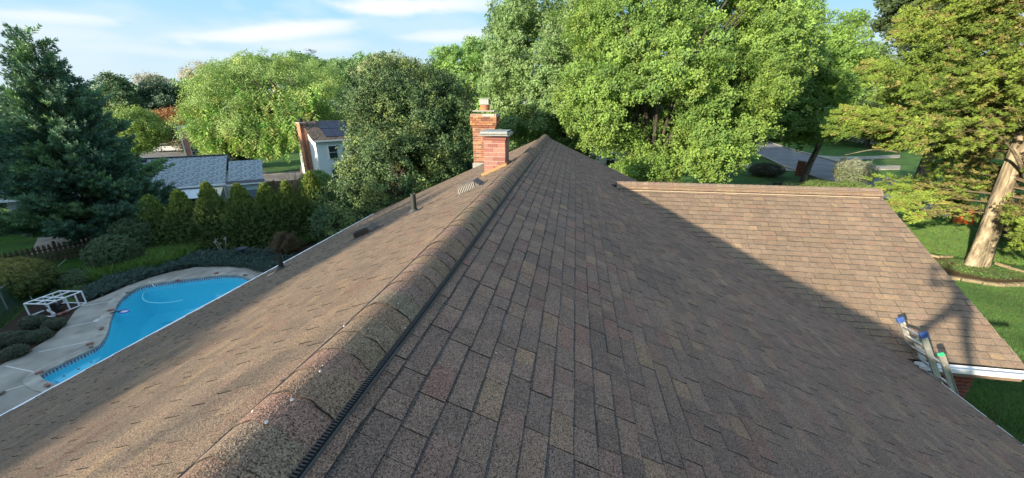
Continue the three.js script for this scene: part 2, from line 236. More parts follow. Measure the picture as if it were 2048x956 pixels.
{
  const deck = (name, pts, label) => { const g = new GB(); const n = 24; const [a, b, c, d] = pts; // a-b eave, d-c ridge
    for (let i = 0; i < n; i++) for (let j = 0; j < 8; j++) { const f = (s, t) => def(a.clone().lerp(b, s).lerp(d.clone().lerp(c, s), t).add(V3(0, -.006, 0))); g.quad(f(i / n, j / 8), f((i + 1) / n, j / 8), f((i + 1) / n, (j + 1) / 8), f(i / n, (j + 1) / 8), [0, 0], [1, 0], [1, 1], [0, 1], [1, 1, 1]); }
    const gg = g.geo(); const o = wobj(name, gg, M.underlay, house); if (label) o.userData.label = label; return o; };
  const left = deck('roof_slope', [V3(XL, roofY(XL), ZS), V3(XL, roofY(XL), ZE), V3(0, RY, ZE), V3(0, RY, ZS)], 'roof slope above the pool, dusty tan where the sun grazes it');
  const right = deck('roof_slope', [V3(XR, roofY(XR), ZS), V3(XR, roofY(XR), ZE), V3(0, RY, ZE), V3(0, RY, ZS)], 'shaded roof slope with mixed brown, grey and tan shingles');
  const wE = V3(8.72, 3.8, -6.57), wR = V3(8.0, WY, WZ);
  const near = deck('roof_slope', [V3(3, 3.8, -6.57), wE, wR, V3(1.6, WY, WZ)], 'sunlit roof slope of the low wing');
  const farS = deck('roof_slope', [V3(3, 3.8, -13.23), V3(8.72, 3.8, -13.23), wR, V3(1.6, WY, WZ)], 'far roof slope of the low wing');
  const n = Math.hypot(1, SL), covered = (m, y) => m.z > -13.3 && m.z < -6.5 && m.x > 1.5 && m.x < 8.6 && wingY(m.z) > y + .1;
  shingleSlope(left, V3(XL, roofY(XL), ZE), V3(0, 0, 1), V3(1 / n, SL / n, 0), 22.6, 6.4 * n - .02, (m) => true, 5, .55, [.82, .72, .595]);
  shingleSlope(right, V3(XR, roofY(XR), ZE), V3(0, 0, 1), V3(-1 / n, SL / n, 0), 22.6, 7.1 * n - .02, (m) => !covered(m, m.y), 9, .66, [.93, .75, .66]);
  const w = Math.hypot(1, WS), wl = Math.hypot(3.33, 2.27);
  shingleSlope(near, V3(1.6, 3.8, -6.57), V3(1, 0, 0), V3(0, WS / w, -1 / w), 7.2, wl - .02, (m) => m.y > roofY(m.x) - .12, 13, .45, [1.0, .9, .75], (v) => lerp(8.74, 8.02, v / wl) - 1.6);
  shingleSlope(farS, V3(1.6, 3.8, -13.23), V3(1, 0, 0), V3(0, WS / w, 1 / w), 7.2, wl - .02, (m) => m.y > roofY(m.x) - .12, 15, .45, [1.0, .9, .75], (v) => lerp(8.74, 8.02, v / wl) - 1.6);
  allTabs.sort((a, b) => b.score - a.score);
  const rest = new Map();
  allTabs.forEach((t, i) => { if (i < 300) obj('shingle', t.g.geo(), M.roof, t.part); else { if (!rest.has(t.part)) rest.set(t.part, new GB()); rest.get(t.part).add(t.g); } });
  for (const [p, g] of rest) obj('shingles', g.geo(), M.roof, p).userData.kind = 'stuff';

  // ridge vent: black ribbed strip, metal flange and the shingle caps bent over it
  const vp = (x, z, dy = 0) => def(V3(x, 0, z)).add(V3(0, RY + dy, 0));
  const prof = (t) => { const x = .17 * t; return [x, .052 - .118 * Math.pow(Math.abs(t), 2.1) - .0]; };
  const Rr = rng(31);
  const core = new GB(); { const zs = []; for (let z = ZE + .12; z <= 8.9; z += .3) zs.push(z); for (let i = 0; i < zs.length - 1; i++) for (let k = 0; k < 8; k++) { const f = (kk, z) => { const [x, y] = prof(-1 + kk / 4); return vp(x, z, y - .008); }; core.quad(f(k, zs[i]), f(k, zs[i + 1]), f(k + 1, zs[i + 1]), f(k + 1, zs[i]), [0, 0], [1, 0], [1, 1], [0, 1], [1, 1, 1]); } }
  const vent = wobj('ridge_vent', core.geo(), M.blackPlastic, house);
  for (let z = ZE + .02, i = 0; z < 8.8; z += .143, i++) {
    const g = new GB(), K = 12, c = pick(Rr() * .95).map((x, n) => lerp([.35, .29, .25][n], x, .28) * [.98, .81, .67][n] * (.92 + .16 * Rr())), n0 = .0065 + Rr() * .004, kx = 1 + (Rr() - .5) * .05, sh = (Rr() - .5) * .008, hump = (Rr() - .5) * .012;
    const f = (k, zz, n) => { const t = -1 + 2 * k / K, [x, y] = prof(t * kx); return vp(x + sh, zz + .006 * Math.sin(k * 2.1 + i), y + n + hump * (1 - t * t) * .5); };
    const z1 = z + .143, z0 = z - .055;
    for (let k = 0; k < K; k++) {
      const u0 = k / K * .36, u1 = (k + 1) / K * .36;
      g.quad(f(k, z1, n0), f(k + 1, z1, n0), f(k + 1, z0, .001), f(k, z0, .001), [u0, z1], [u1, z1], [u1, z0], [u0, z0], c);
      g.quad(f(k, z1, -.004), f(k + 1, z1, -.004), f(k + 1, z1, n0), f(k, z1, n0), [u0, 0], [u1, 0], [u1, .01], [u0, .01], [.06, .055, .05]);
    }
    for (const k of [0, K]) g.quad(f(k, z1, n0), f(k, z0, .001), f(k, z0, -.004), f(k, z1, -.006), [0, z1], [0, z0], [.01, z0], [.01, z1], [.06, .055, .05]);
    obj('ridge_cap', g.geo(), M.roof, vent);
  }
  // louvre strip on each side
  for (const s of [1, -1]) {
    const x0 = .168, wv = s > 0 ? .02 : .016, strip = [], ribs = [], flange = [];
    for (let z = ZE + .1; z < 8.5; z += .5) { const a = vp(s * (x0 + wv / 2), z, -SL * x0 + .012), b = vp(s * (x0 + wv / 2), z + .5, -SL * x0 + .012); strip.push(beam(a, b, wv, .02)); const fa = vp(s * (x0 + wv + .004), z, -SL * x0 + .008 + (z > -1.75 && z < -1.25 ? .003 : 0)), fb = vp(s * (x0 + wv + .004), z + .5, -SL * x0 + .008); flange.push(beam(fa, fb, .005, s > 0 ? .013 : .02)); }
    obj('vent_base', strip, M.blackPlastic, vent);
    obj('vent_flange', flange, s > 0 ? std(lin(.15, .15, .155), .5, { metalness: .3, map: rep(Tnoise, 3) }) : M.blackPlastic, vent);
    if (s > 0) { for (let z = -8; z < .6; z += .0135) { const a = vp(x0 - .002, z, -SL * x0 + .026), b = vp(x0 + wv, z, -SL * x0 + .024); ribs.push(beam(a, b, .0055, .008)); } obj('vent_rib', ribs, M.darkMetal, vent).userData.kind = 'stuff'; }
  }
  // wing ridge: vent strip and caps
  const wcore = wobj('ridge_vent', [beam(V3(2.3, WY + .012, WZ + .02), V3(7.96, WY + .03, WZ + .02), .32, .03)], M.brownTrim, house);
  obj('vent_flange', [beam(V3(2.2, WY - .1, WZ + .2), V3(7.96, WY - .085, WZ + .2), .01, .014)], std(lin(.45, .38, .29), .7), wcore);
  for (let x = 2.12, i = 0; x < 7.95; x += .143, i++) {
    const g = new GB(), K = 8, c = pick(Rr() * .95).map((q, n) => lerp([.36, .31, .27][n], q, .45) * [1.06, .95, .81][n] * (.94 + .12 * Rr())), n0 = .01 + Rr() * .004;
    const f = (k, xx, n) => { const t = -1 + 2 * k / K; return V3(xx, WY + .075 + .012 * (xx - 2) / 6 - .145 * Math.pow(Math.abs(t), 1.9) + n, WZ + .19 * t); };
    for (let k = 0; k < K; k++) { g.quad(f(k, x, 0), f(k + 1, x, 0), f(k + 1, x + .2, n0), f(k, x + .2, n0), [0, x], [.05, x], [.05, x + .2], [0, x + .2], c); g.quad(f(k, x + .2, n0), f(k + 1, x + .2, n0), f(k + 1, x + .2, -.006), f(k, x + .2, -.006), [0, 0], [.05, 0], [.05, .01], [0, .01], [.06, .055, .05]); }
    obj('ridge_cap', g.geo(), M.roof, wcore);
  }

  // edges: white drip edge and gutters, rakes, fascia
  const eL = roofY(XL), eR = roofY(XR);
  wobj('drip_edge', [beam(V3(XL - .02, eL - .015, ZS), V3(XL - .02, eL - .015, ZE + .6), .055, .05), beam(V3(XL + .03, eL - .1, ZS), V3(XL + .03, eL - .1, ZE), .03, .16)], M.whiteTrim, house);
  wobj('drip_edge', [beam(V3(XR + .012, eR - .012, ZS), V3(XR + .012, eR - .012, -6.85), .03, .03)], M.whiteTrim, house);
  wobj('fascia', [beam(V3(XR - .03, eR - .12, ZS), V3(XR - .03, eR - .12, -6.9), .03, .18), beam(V3(XR - .03, eR - .12, -13.2), V3(XR - .03, eR - .12, ZE), .03, .18)], M.brownTrim, house);
  wobj('rake', [beam(V3(0, RY - .11, ZE + .03), V3(XL, eL - .11, ZE + .03), .03, .18), beam(V3(0, RY - .11, ZE + .03), V3(XR, eR - .11, ZE + .03), .03, .18)], M.brownTrim, house);
  wobj('rake', [beam(V3(7.99, WY - .11, WZ), V3(8.71, 3.69, -6.6), .03, .2), beam(V3(7.99, WY - .11, WZ), V3(8.71, 3.69, -13.2), .03, .2)], M.brownTrim, house);
  // gutter along the wing eave: an open trough
  { const a = V3(7.0, 3.79, -6.5), b = V3(9.6, 3.74, -6.42), s = new THREE.Shape([[-.06, .045], [-.06, -.05], [.045, -.05], [.062, .04], [.075, .045], [.075, .05], [.056, .05], [.038, -.042], [-.052, -.042], [-.052, .045]].map(([x, y]) => new THREE.Vector2(-x, y)));
    const g = new THREE.ExtrudeGeometry(s, { depth: 2.3, bevelEnabled: false }); g.applyMatrix4(new THREE.Matrix4().makeBasis(V3(0, 0, -1), V3(0, 1, 0), V3(1, 0, 0))); g.translate(7.0, 3.775, -6.43); wobj('gutter', g, M.whiteTrim, house).userData.label = 'white gutter along the low wing beside the ladder';
    const lit = []; const Rl = rng(3); for (let i = 0; i < 26; i++) { const x = 7.05 + Rl() * 1.6; lit.push(box(.04 + Rl() * .07, .006, .012 + Rl() * .02, x, 3.737 + Rl() * .01, -6.43 + (Rl() - .5) * .05)); } wobj('gutter_litter', lit, M.barkDark, house).userData.kind = 'stuff';
    wobj('fascia', [box(1.7, .2, .025, 7.85, 3.66, -6.56)], M.brownTrim, house); wobj('soffit', [box(1.7, .02, .42, 7.85, 3.555, -6.78)], M.brownTrim, house); }
  // walls
  const wallM = std(lin(.3, .12, .08), .92, { map: rep(Tnoise, 2) });
  const gable = (z, x0, x1) => { const s = new THREE.Shape([[x0, -1], [x1, -1], [x1, roofY(x1) - .1], [0, RY - .12], [x0, roofY(x0) - .1]].map(([x, y]) => new THREE.Vector2(x, y))); return new THREE.ExtrudeGeometry(s, { depth: .2, bevelEnabled: false }).translate(0, 0, z); };
  wobj('wall', [gable(ZE + .25, -6.1, 6.8), gable(ZS - .4, -6.1, 6.8), box(.2, 5.0, ZS - ZE - .9, -6.0, 1.5, (ZS + ZE) / 2), box(.2, 4.5, 12.5, 6.7, 1.4, 2.2)], wallM, house);
  const ww = wobj('wall', [box(1.78, 2.5, .12, 7.57, 2.27, -7.07), box(.12, 2.5, 5.9, 8.4, 2.27, -9.95), box(2, 2.5, .12, 7, 2.27, -12.85)], M.mortar, house); ww.userData.label = 'red brick wall below the gutter by the ladder';
  { const Rb = rng(8); const g0 = new THREE.BoxGeometry(.193, .057, .09), g1 = new THREE.BoxGeometry(.092, .057, .09), gs = new THREE.BoxGeometry(.09, .057, .193); for (let r = 0, y = 1.55; y < 3.5; y += .0755, r++) { let x = 8.465; let half = r % 2; while (x > 7.3) { const w = half ? .101 : .203; half = 0; const o = obj('brick', w > .15 ? g0 : g1, BR.wall[Math.floor(Rb() * 4)], ww); o.position.set(x - w / 2, y, -6.998 + Rb() * .003); x -= w; } } }
  // near chimney by the ridge
  { const x0 = -.85, x1 = -.39, z1 = -7.88, z0 = -8.36, top = 7.34;
    const ch = wobj('chimney', [box(x1 - x0 - .016, 1.2, z1 - z0 - .016, (x0 + x1) / 2, top - .6, (z0 + z1) / 2)], M.mortar, house); ch.userData.label = 'nearer chimney of pinkish red brick with a grey metal cap';
    brickShaft(ch, house, BR.front, x0, x1, z0, z1, 6.33, top - .05, .2, .0905, 3, (x, y) => y < roofY(x) - .06);
    obj('collar', [box(.5, .05, .53, (x0 + x1) / 2, top - .012, (z0 + z1) / 2, .008)], std(lin(.2, .07, .055), .7), ch);
    obj('flashing', [beam(V3(x0 - .05, roofY(x0 - .05) + .03, z1 + .02), V3(x1 + .02, roofY(x1 + .02) + .03, z1 + .02), .02, .07), beam(V3(x1 + .02, roofY(x1) + .03, z1 + .02), V3(x1 + .02, roofY(x1) + .03, z0), .02, .08)], std(lin(.42, .25, .1), .7, { map: rep(Tnoise, 5) }), ch);
    const cap = new THREE.CylinderGeometry(.085, .085, .56, 16, 1, false, 0, Math.PI).rotateZ(Math.PI / 2).rotateX(-Math.PI / 2 * 0); cap.rotateX(Math.PI / 2 * 3); 
    obj('cap', [box(.54, .012, .5, (x0 + x1) / 2, 7.475, (z0 + z1) / 2), box(.54, .1, .012, (x0 + x1) / 2, 7.43, z1 + .035), box(.54, .1, .012, (x0 + x1) / 2, 7.43, z0 - .035), bar(V3(x0 - .05, 7.44, z1 + .03), V3(x1 + .05, 7.44, z1 + .03), .042, 12)], M.galv, ch);
    obj('cap_rim', [bar(V3(x0 - .08, 7.395, z1 + .05), V3(x1 + .06, 7.395, z1 + .05), .014, 8), bar(V3(x1 + .05, 7.41, z1 + .03), V3(x1 + .05, 7.41, z0), .04, 10)], M.galv, ch); }
  // gable-end chimney beyond the roof
  { const x0 = -2.68, x1 = -1.84, z1 = -13.98, z0 = -14.6, mz = (z0 + z1) / 2, mx = (x0 + x1) / 2;
    const ch = wobj('chimney', [box(x1 - x0 - .016, 8.2, z1 - z0 - .016, mx, 3.1, mz), box(.93, .36, .68, mx, 7.48, mz)], M.mortar, house); ch.userData.label = 'taller orange brick chimney at the gable end with clay flue';
    brickShaft(ch, house, BR.rear, x0, x1, z0, z1, 5.0, 7.2, .21, .077, 4);
    brickShaft(ch, house, BR.rear, x0 - .03, x1 + .03, z0 - .03, z1 + .03, 7.2, 7.26, .21, .077, 5);
    brickShaft(ch, house, BR.rear, x0 - .07, x1 + .07, z0 - .07, z1 + .07, 7.277, 7.55, .21, .077, 6);
    brickShaft(ch, house, BR.rear, x0 - .03, x1 + .03, z0 - .03, z1 + .03, 7.585, 7.7, .21, .077, 7);
    obj('crown_wash', [box(.8, .05, .58, mx, 7.76, mz, .02)], M.concrete, ch);
    obj('flashing', [box(.9, .4, .015, mx, 5.72, z1 + .012)], M.galv, ch);
    obj('flue', [cyl(.2, .2, .24, 4, 0, 0, 0).rotateY(Math.PI / 4).scale(1, 1, 1).translate(mx, 7.76, mz)], std(lin(.5, .2, .09), .85, { map: rep(Tnoise, 4) }), ch);
    obj('flue_cap', [box(.36, .03, .36, mx, 7.995, mz), box(.33, .16, .33, mx, 8.08, mz), box(.44, .018, .44, mx, 8.19, mz)], M.galv, ch); }
  // box vents and pipe vents on the left slope
  const on = (x, z) => V3(x, roofY(x) + sag(x, z) + .01, z), tilt = Math.atan(SL);
  for (const [px, z, lab, bright] of [[-.66, -6.1, 'metal roof vent with pale louvres below the nearer chimney', 1], [-2.8, -6.35, 'weathered brown roof vent low on the slope', 0]]) {
    const p = on(px, z), s = new THREE.Shape([[-.2, 0], [.2, 0], [.2, .02], [.13, .115], [-.12, .125], [-.185, .09], [-.2, .05]].map(([x, y]) => new THREE.Vector2(x, y)));
    const place = (g) => g.rotateZ(tilt).translate(p.x, p.y, p.z);
    const vm = std(bright ? lin(.16, .14, .13) : lin(.15, .115, .095), .6, { metalness: .3, map: rep(Tnoise, 4) });
    const v = wobj('roof_vent', [place(new THREE.ExtrudeGeometry(s, { depth: .3, bevelEnabled: true, bevelSize: .006, bevelThickness: .006, bevelSegments: 1 }).translate(0, 0, -.15)), place(box(.52, .008, .44, 0, .004, 0))], vm, house); v.userData.label = lab;
    obj('opening', [place(box(.3, .075, .012, -.02, .055, .158))], M.blackPlastic, v);
    for (let i = 0; i < 10; i++) obj('louver', [place(beam(V3(-.165 + i * .031, .012, .168), V3(-.15 + i * .031, .098, .168), .009, .014))], bright ? std(lin(.3, .285, .27), .6) : vm, v);
  }
  for (const [px, z, lab] of [[-1.86, -6.45, 'black vent pipe near the gutter end of the far slope'], [-5.05, -6.6, 'black vent pipe by the eave above the pool']]) {
    const p = on(px, z), r = .05, h = .34;
    const v = wobj('vent_pipe', [new THREE.CylinderGeometry(r, r, h, 16, 1, true).translate(p.x, p.y + h / 2, p.z), new THREE.CylinderGeometry(r - .006, r - .006, h, 16, 1, true).translate(p.x, p.y + h / 2, p.z), new THREE.TorusGeometry(r - .003, .004, 6, 16).rotateX(Math.PI / 2).translate(p.x, p.y + h, p.z)], std(lin(.03, .035, .033), .5), house); v.userData.label = lab;
    obj('boot', [new THREE.CylinderGeometry(.058, .105, .07, 16, 1, true).translate(p.x, p.y + .03, p.z), box(.3, .008, .26, 0, 0, 0).rotateZ(tilt).translate(p.x, p.y + .006, p.z)], std(lin(.05, .05, .05), .7), v);
  }
  { const p = on(-5.12, -6.36); wobj('torn_flap', [box(.16, .008, .07, 0, 0, 0).rotateZ(tilt).rotateY(.4).translate(p.x, p.y + .014, p.z)], std(lin(.5, .38, .28), .9), house); }
  // pale flecks lying about on the shingles
  const fl = [[798, 619], [810, 655 - 0], [645, 765], [650, 752], [513, 850], [540, 872], [690, 666], [590, 826], [432, 686], [302, 757], [330, 690], [1262, 588], [1142, 566], [1200, 590], [1048, 470], [960, 455], [1538, 408], [1610, 415], [1500, 402], [1866, 627], [990, 700]];
  const Rf = rng(6); const nl = V3(-SL, 1, 0), nr = V3(SL, 1, 0), nw = V3(0, 1, WS);
  const onPl = (x, y, n, p0) => { const r = ray(x, y); return CP.clone().addScaledVector(r, p0.clone().sub(CP).dot(n) / r.dot(n)); };
  fl.forEach(([x, y], i) => {
    let n = nl, p = onPl(x, y, nl, V3(0, RY, 0)); if (p.x > 0) { n = nr; p = onPl(x, y, nr, V3(0, RY, 0)); } if (p.x > 1.5 && wingY(p.z) > p.y) { n = nw; p = onPl(x, y, nw, V3(0, WY, WZ)); }
    const nn = n.clone().normalize(), cap = Math.abs(p.x) < .2 && n !== nw; p.y += sag(p.x, p.z); if (cap) p.y = RY + sag(p.x, p.z) + prof(p.x / .17)[1] + .012; else p.addScaledVector(nn, .014);
    const s = .003 + .0034 * Rf(), g = new THREE.CircleGeometry(1, 7).rotateX(-Math.PI / 2).scale(s, 1, s * (.5 + .6 * Rf())).rotateY(Rf() * 6); const g2 = new THREE.ConeGeometry(s, .004, 7, 1, true).scale(1, 1, .7).rotateY(Rf() * 6);
    const o = thing('white_fleck', 'small white fleck of litter lying on the brown shingle roof', 'litter', p, 'white flecks scattered over the roof'); o.quaternion.setFromUnitVectors(V3(0, 1, 0), nn); obj('flake', [g.translate(0, .002, 0), g2], std(lin(.62, .58, .52), .8), o);
  });
}

// ---------------------------------------------------------------- extension ladder at the right eave
{
  const k = .5, n = V3(1, k, 0), p0 = V3(7.16, 3.74, 0), on = (x, y) => { const r = ray(x, y); return CP.clone().addScaledVector(r, p0.clone().sub(CP).dot(n) / r.dot(n)); };
  const A = on(1801, 640), B = on(1847, 670), C = on(1877, 710), a = on(1836, 735), b = on(1886, 792);
  const up = A.clone().sub(a).normalize().add(B.clone().sub(b).normalize()).normalize(), across = B.clone().sub(A); across.addScaledVector(up, -across.dot(up)); const wid = across.length(); across.normalize();
  const out = V3().crossVectors(across, up).normalize(); if (out.x < 0) out.negate();
  const top = A.clone().add(B).multiplyScalar(.5), foot = 3.05;
  const t = thing('extension_ladder', 'aluminium extension ladder with blue rubber tips standing past the eave', 'ladder', top.clone().addScaledVector(up, -foot));
  const rail = (P, len, nm, lab) => { const g = []; const q = P.clone().addScaledVector(up, -len); g.push(beam(q, P, .012, .075, across)); const c = q.clone().addScaledVector(out, 0); return g; };
  // channel rail: a web with two flanges, the length of the ladder
  const ch = (P, len, inward) => { const q = P.clone().addScaledVector(up, -len), m = [], f = .03; m.push(beam(q, P, .085, .005, across)); for (const s of [-1, 1]) { const o = out.clone().multiplyScalar(s * .04).addScaledVector(across, inward * f / 2); m.push(beam(q.clone().add(o), P.clone().add(o), .004, f, across)); } return m; };
  const mk = (nm, g, m, lab) => { const o = wobj(nm, g, m, t); if (lab) o.userData.label = lab; return o; };
  const L = foot + .0;
  const rails = [[A, 1], [B, -1]].map(([P, s]) => mk('rail', ch(P, L, s), M.aluminium));
  const blue = std(lin(.05, .11, .36), .55, { map: rep(Tnoise, 3) });
  rails.forEach((r, i) => { const P = i ? B : A; const g = new RoundedBoxGeometry(.112, .1, .056, 3, .018); g.applyMatrix4(new THREE.Matrix4().makeBasis(out, up, across)); g.translate(P.x + up.x * .0, P.y, P.z); obj('rubber_tip', g, blue, r).userData.label = i ? 'blue rubber tip on the nearer rail' : 'blue rubber tip on the farther rail'; });
  for (let i = 0; i < 9; i++) { const c = A.clone().addScaledVector(up, -.13 - i * .3048 * .62), d = c.clone().addScaledVector(across, wid); const g = beam(c, d, .042, .03, out); mk('rung', [g], M.aluminium); for (const P of [d]) obj('rivet', new THREE.SphereGeometry(.014, 8, 6).scale(1, 1, .6).translate(P.x, P.y, P.z), M.edgeMetal, rails[1]); }
  const D = C.clone().addScaledVector(across, -wid - .06).addScaledVector(out, .05), Cc = C.clone().addScaledVector(out, .03);
  const base = [[Cc, 1], [D, -1]].map(([P, s]) => mk('base_rail', ch(P, L - .15, s), M.aluminium));
  obj('tip', (() => { const g = new RoundedBoxGeometry(.085, .05, .036, 2, .01); g.applyMatrix4(new THREE.Matrix4().makeBasis(out, up, across)); return g.translate(Cc.x, Cc.y, Cc.z); })(), std(lin(.03, .45, .18), .5), base[0]).userData.label = 'green tip of the lower ladder section';
  for (let i = 0; i < 6; i++) { const c = D.clone().addScaledVector(up, -.2 - i * .38), d = Cc.clone().addScaledVector(up, -.2 - i * .38); mk('rung', [beam(c, d, .04, .03, out)], M.aluminium); for (const P of [d]) obj('rivet', new THREE.SphereGeometry(.016, 8, 6).translate(P.x, P.y, P.z), M.edgeMetal, base[0]); }
}
// ---------------------------------------------------------------- leaves, needles, crowns
const leafM = (o = {}) => new THREE.MeshPhysicalMaterial({ color: 0xffffff, roughness: .7, transmission: .46, thickness: 0, side: THREE.DoubleSide, ...o });
const LM = leafM(), LMgloss = new THREE.MeshPhysicalMaterial({ color: 0xffffff, roughness: .48, specularIntensity: .7, side: THREE.DoubleSide }), LMneedle = leafM({ roughness: .8, transmission: .18 });
function leafGeo(list) { // list of [base, dir, side, up, len, wid, fold]
  const p = []; for (const [b, d, s, u, L, w, f] of list) {
    const m = b.clone().addScaledVector(d, L * .42), l = m.clone().addScaledVector(s, -w / 2).addScaledVector(u, f), r = m.clone().addScaledVector(s, w / 2).addScaledVector(u, f), t = b.clone().addScaledVector(d, L).addScaledVector(u, -f * .6);
    for (const v of [b, r, t, b, t, l]) p.push(v.x, v.y, v.z);
  }
  const g = new THREE.BufferGeometry(); g.setAttribute('position', new THREE.Float32BufferAttribute(p, 3)); g.computeVertexNormals(); return g;
}
const rdir = (R) => { const z = R() * 2 - 1, a = R() * 6.2832, q = Math.sqrt(1 - z * z); return V3(q * Math.cos(a), z, q * Math.sin(a)); };
const frame = (d, R) => { const s = V3().crossVectors(d, rdir(R)).normalize(); return [s, V3().crossVectors(s, d)]; };
// broad leaves round a twig, y outward, radius about .5
function sprigBroad(n, L, w, seed, droop = 0) { const R = rng(seed), l = []; for (let i = 0; i < n; i++) { const b = rdir(R).multiplyScalar(.42 * Math.cbrt(R())); b.y *= .7; const d = rdir(R); d.y = d.y * .45 - .1 - droop; d.normalize(); const up = V3((R() - .5) * .9, 1, (R() - .5) * .9).normalize(), s = V3().crossVectors(d, up).normalize(), u = V3().crossVectors(s, d); const k = .7 + .6 * R(); l.push([b, d, s, u, L * k, w * k, L * .1]); } return leafGeo(l); }
// hanging strand with small leaves on both sides, grows down from the origin
function sprigWeep(n, seed) { const R = rng(seed), l = []; for (let i = 0; i < n; i++) { const t = i / n, b = V3(.1 * Math.sin(t * 5 + seed), -t, .08 * Math.cos(t * 4)); const a = R() * 6.28, d = V3(Math.cos(a), -.7, Math.sin(a)).normalize(), [s, u] = frame(d, R); l.push([b, d, s, u, .17 + .08 * R(), .075, .012]); } return leafGeo(l); }
// flat fan of needle twigs along x, lying in the xz plane
function sprigFan(n, seed, len = .34, wid = .035, rise = .12) { const R = rng(seed), l = []; l.push([V3(0, 0, 0), V3(1, 0, 0), V3(0, 0, 1), V3(0, 1, 0), 1.05, .05, 0]); for (let i = 0; i < n; i++) { const t = .06 + .92 * i / n, s = i % 2 ? 1 : -1, d = V3(.62 + .3 * R(), rise * (R() * 2 - .7), s * (.75 + .25 * R())).normalize(), k = len * (1.15 - .75 * t) * (.7 + .6 * R()), b = V3(t, .03 * (R() - .5), 0), sd = V3().crossVectors(d, V3(0, 1, R() - .5)).normalize(); l.push([b, d, sd, V3(0, 1, 0), k, wid * (.8 + .6 * R()), .004]); if (R() < .7) { const e = d.clone().add(V3(.5, .2 * (R() - .4), -s * .35)).normalize(); l.push([b.clone().addScaledVector(d, k * .35), e, sd, V3(0, 1, 0), k * .6, wid, 0]); } } return leafGeo(l); }
// upright fan for arborvitae
function sprigUp(n, seed) { const R = rng(seed), l = []; for (let i = 0; i < n; i++) { const t = .1 + .8 * i / n, s = i % 2 ? 1 : -1, d = V3(s * (.5 + .4 * R()), .8, (R() - .5) * .7).normalize(), b = V3(0, t * .75, 0), [sd, u] = frame(d, R); l.push([b, d, sd, u, .3 * (1.2 - .6 * t) * (.7 + .6 * R()), .085, .01]); } return leafGeo(l); }
// needles all round a leading twig along x
function sprigPlume(n, seed, len = .34, wid = .07, flat = .7) { const R = rng(seed), l = []; for (let i = 0; i < n; i++) { const t = .02 + .95 * i / n, a = R() * 6.2832, d = V3(.75 + .3 * R(), Math.sin(a) * flat, Math.cos(a)).normalize(), sd = V3().crossVectors(d, rdir(R)).normalize(); l.push([V3(t, 0, 0), d, sd, V3().crossVectors(sd, d), len * (1.15 - .6 * t) * (.7 + .6 * R()), wid * (.7 + .6 * R()), .006]); } return leafGeo(l); }
const SP = { plume: sprigPlume(34, 21), plumeFlat: sprigPlume(30, 22, .36, .1, .4), broad: sprigBroad(16, .27, .2, 1), small: sprigBroad(20, .19, .13, 2), fine: sprigBroad(26, .15, .075, 3), weep: sprigWeep(22, 4), fan: sprigFan(20, 5), fan2: sprigFan(16, 6, .3, .06, .25), up: sprigUp(16, 7), holly: sprigBroad(20, .21, .11, 8), strap: (() => { const R = rng(9), l = []; for (let i = 0; i < 12; i++) { const a = R() * 6.28, d = V3(Math.cos(a) * .55, 1, Math.sin(a) * .55).normalize(), [s, u] = frame(d, R); l.push([V3(Math.cos(a) * .1, 0, Math.sin(a) * .1), d, s, u, .5 + .4 * R(), .06, .02]); } return leafGeo(l); })(), blade: (() => { const R = rng(10), l = []; for (let i = 0; i < 9; i++) { const a = R() * 6.28, d = V3(Math.cos(a) * .5, 1, Math.sin(a) * .5).normalize(), [s, u] = frame(d, R); l.push([V3((R() - .5) * .9, 0, (R() - .5) * .9), d, s, u, .5 + .5 * R(), .07, .01]); } return leafGeo(l); })() };
const mix3 = (a, b, t) => [lerp(a[0], b[0], t), lerp(a[1], b[1], t), lerp(a[2], b[2], t)];
class Leaves { // gathers instances
  constructor() { this.m = []; this.c = []; }
  put(p, x, y, z, s, col) { this.m.push(x.x * s, x.y * s, x.z * s, 0, y.x * s, y.y * s, y.z * s, 0, z.x * s, z.y * s, z.z * s, 0, p.x, p.y, p.z, 1); this.c.push(...col); }
  facing(p, n, s, col, R) { const [x, z] = frame(n, R); this.put(p, x, n, z, s, col); }
  mesh(name, geo, mat, parent) { const N = this.m.length / 16, o = shade(new THREE.InstancedMesh(geo, mat, N)); o.instanceMatrix.array.set(this.m); o.instanceColor = new THREE.InstancedBufferAttribute(new Float32Array(this.c), 3); o.name = parent === scene ? numbered(name) : name; o.userData.kind = 'stuff'; parent.add(o); return o; }
}
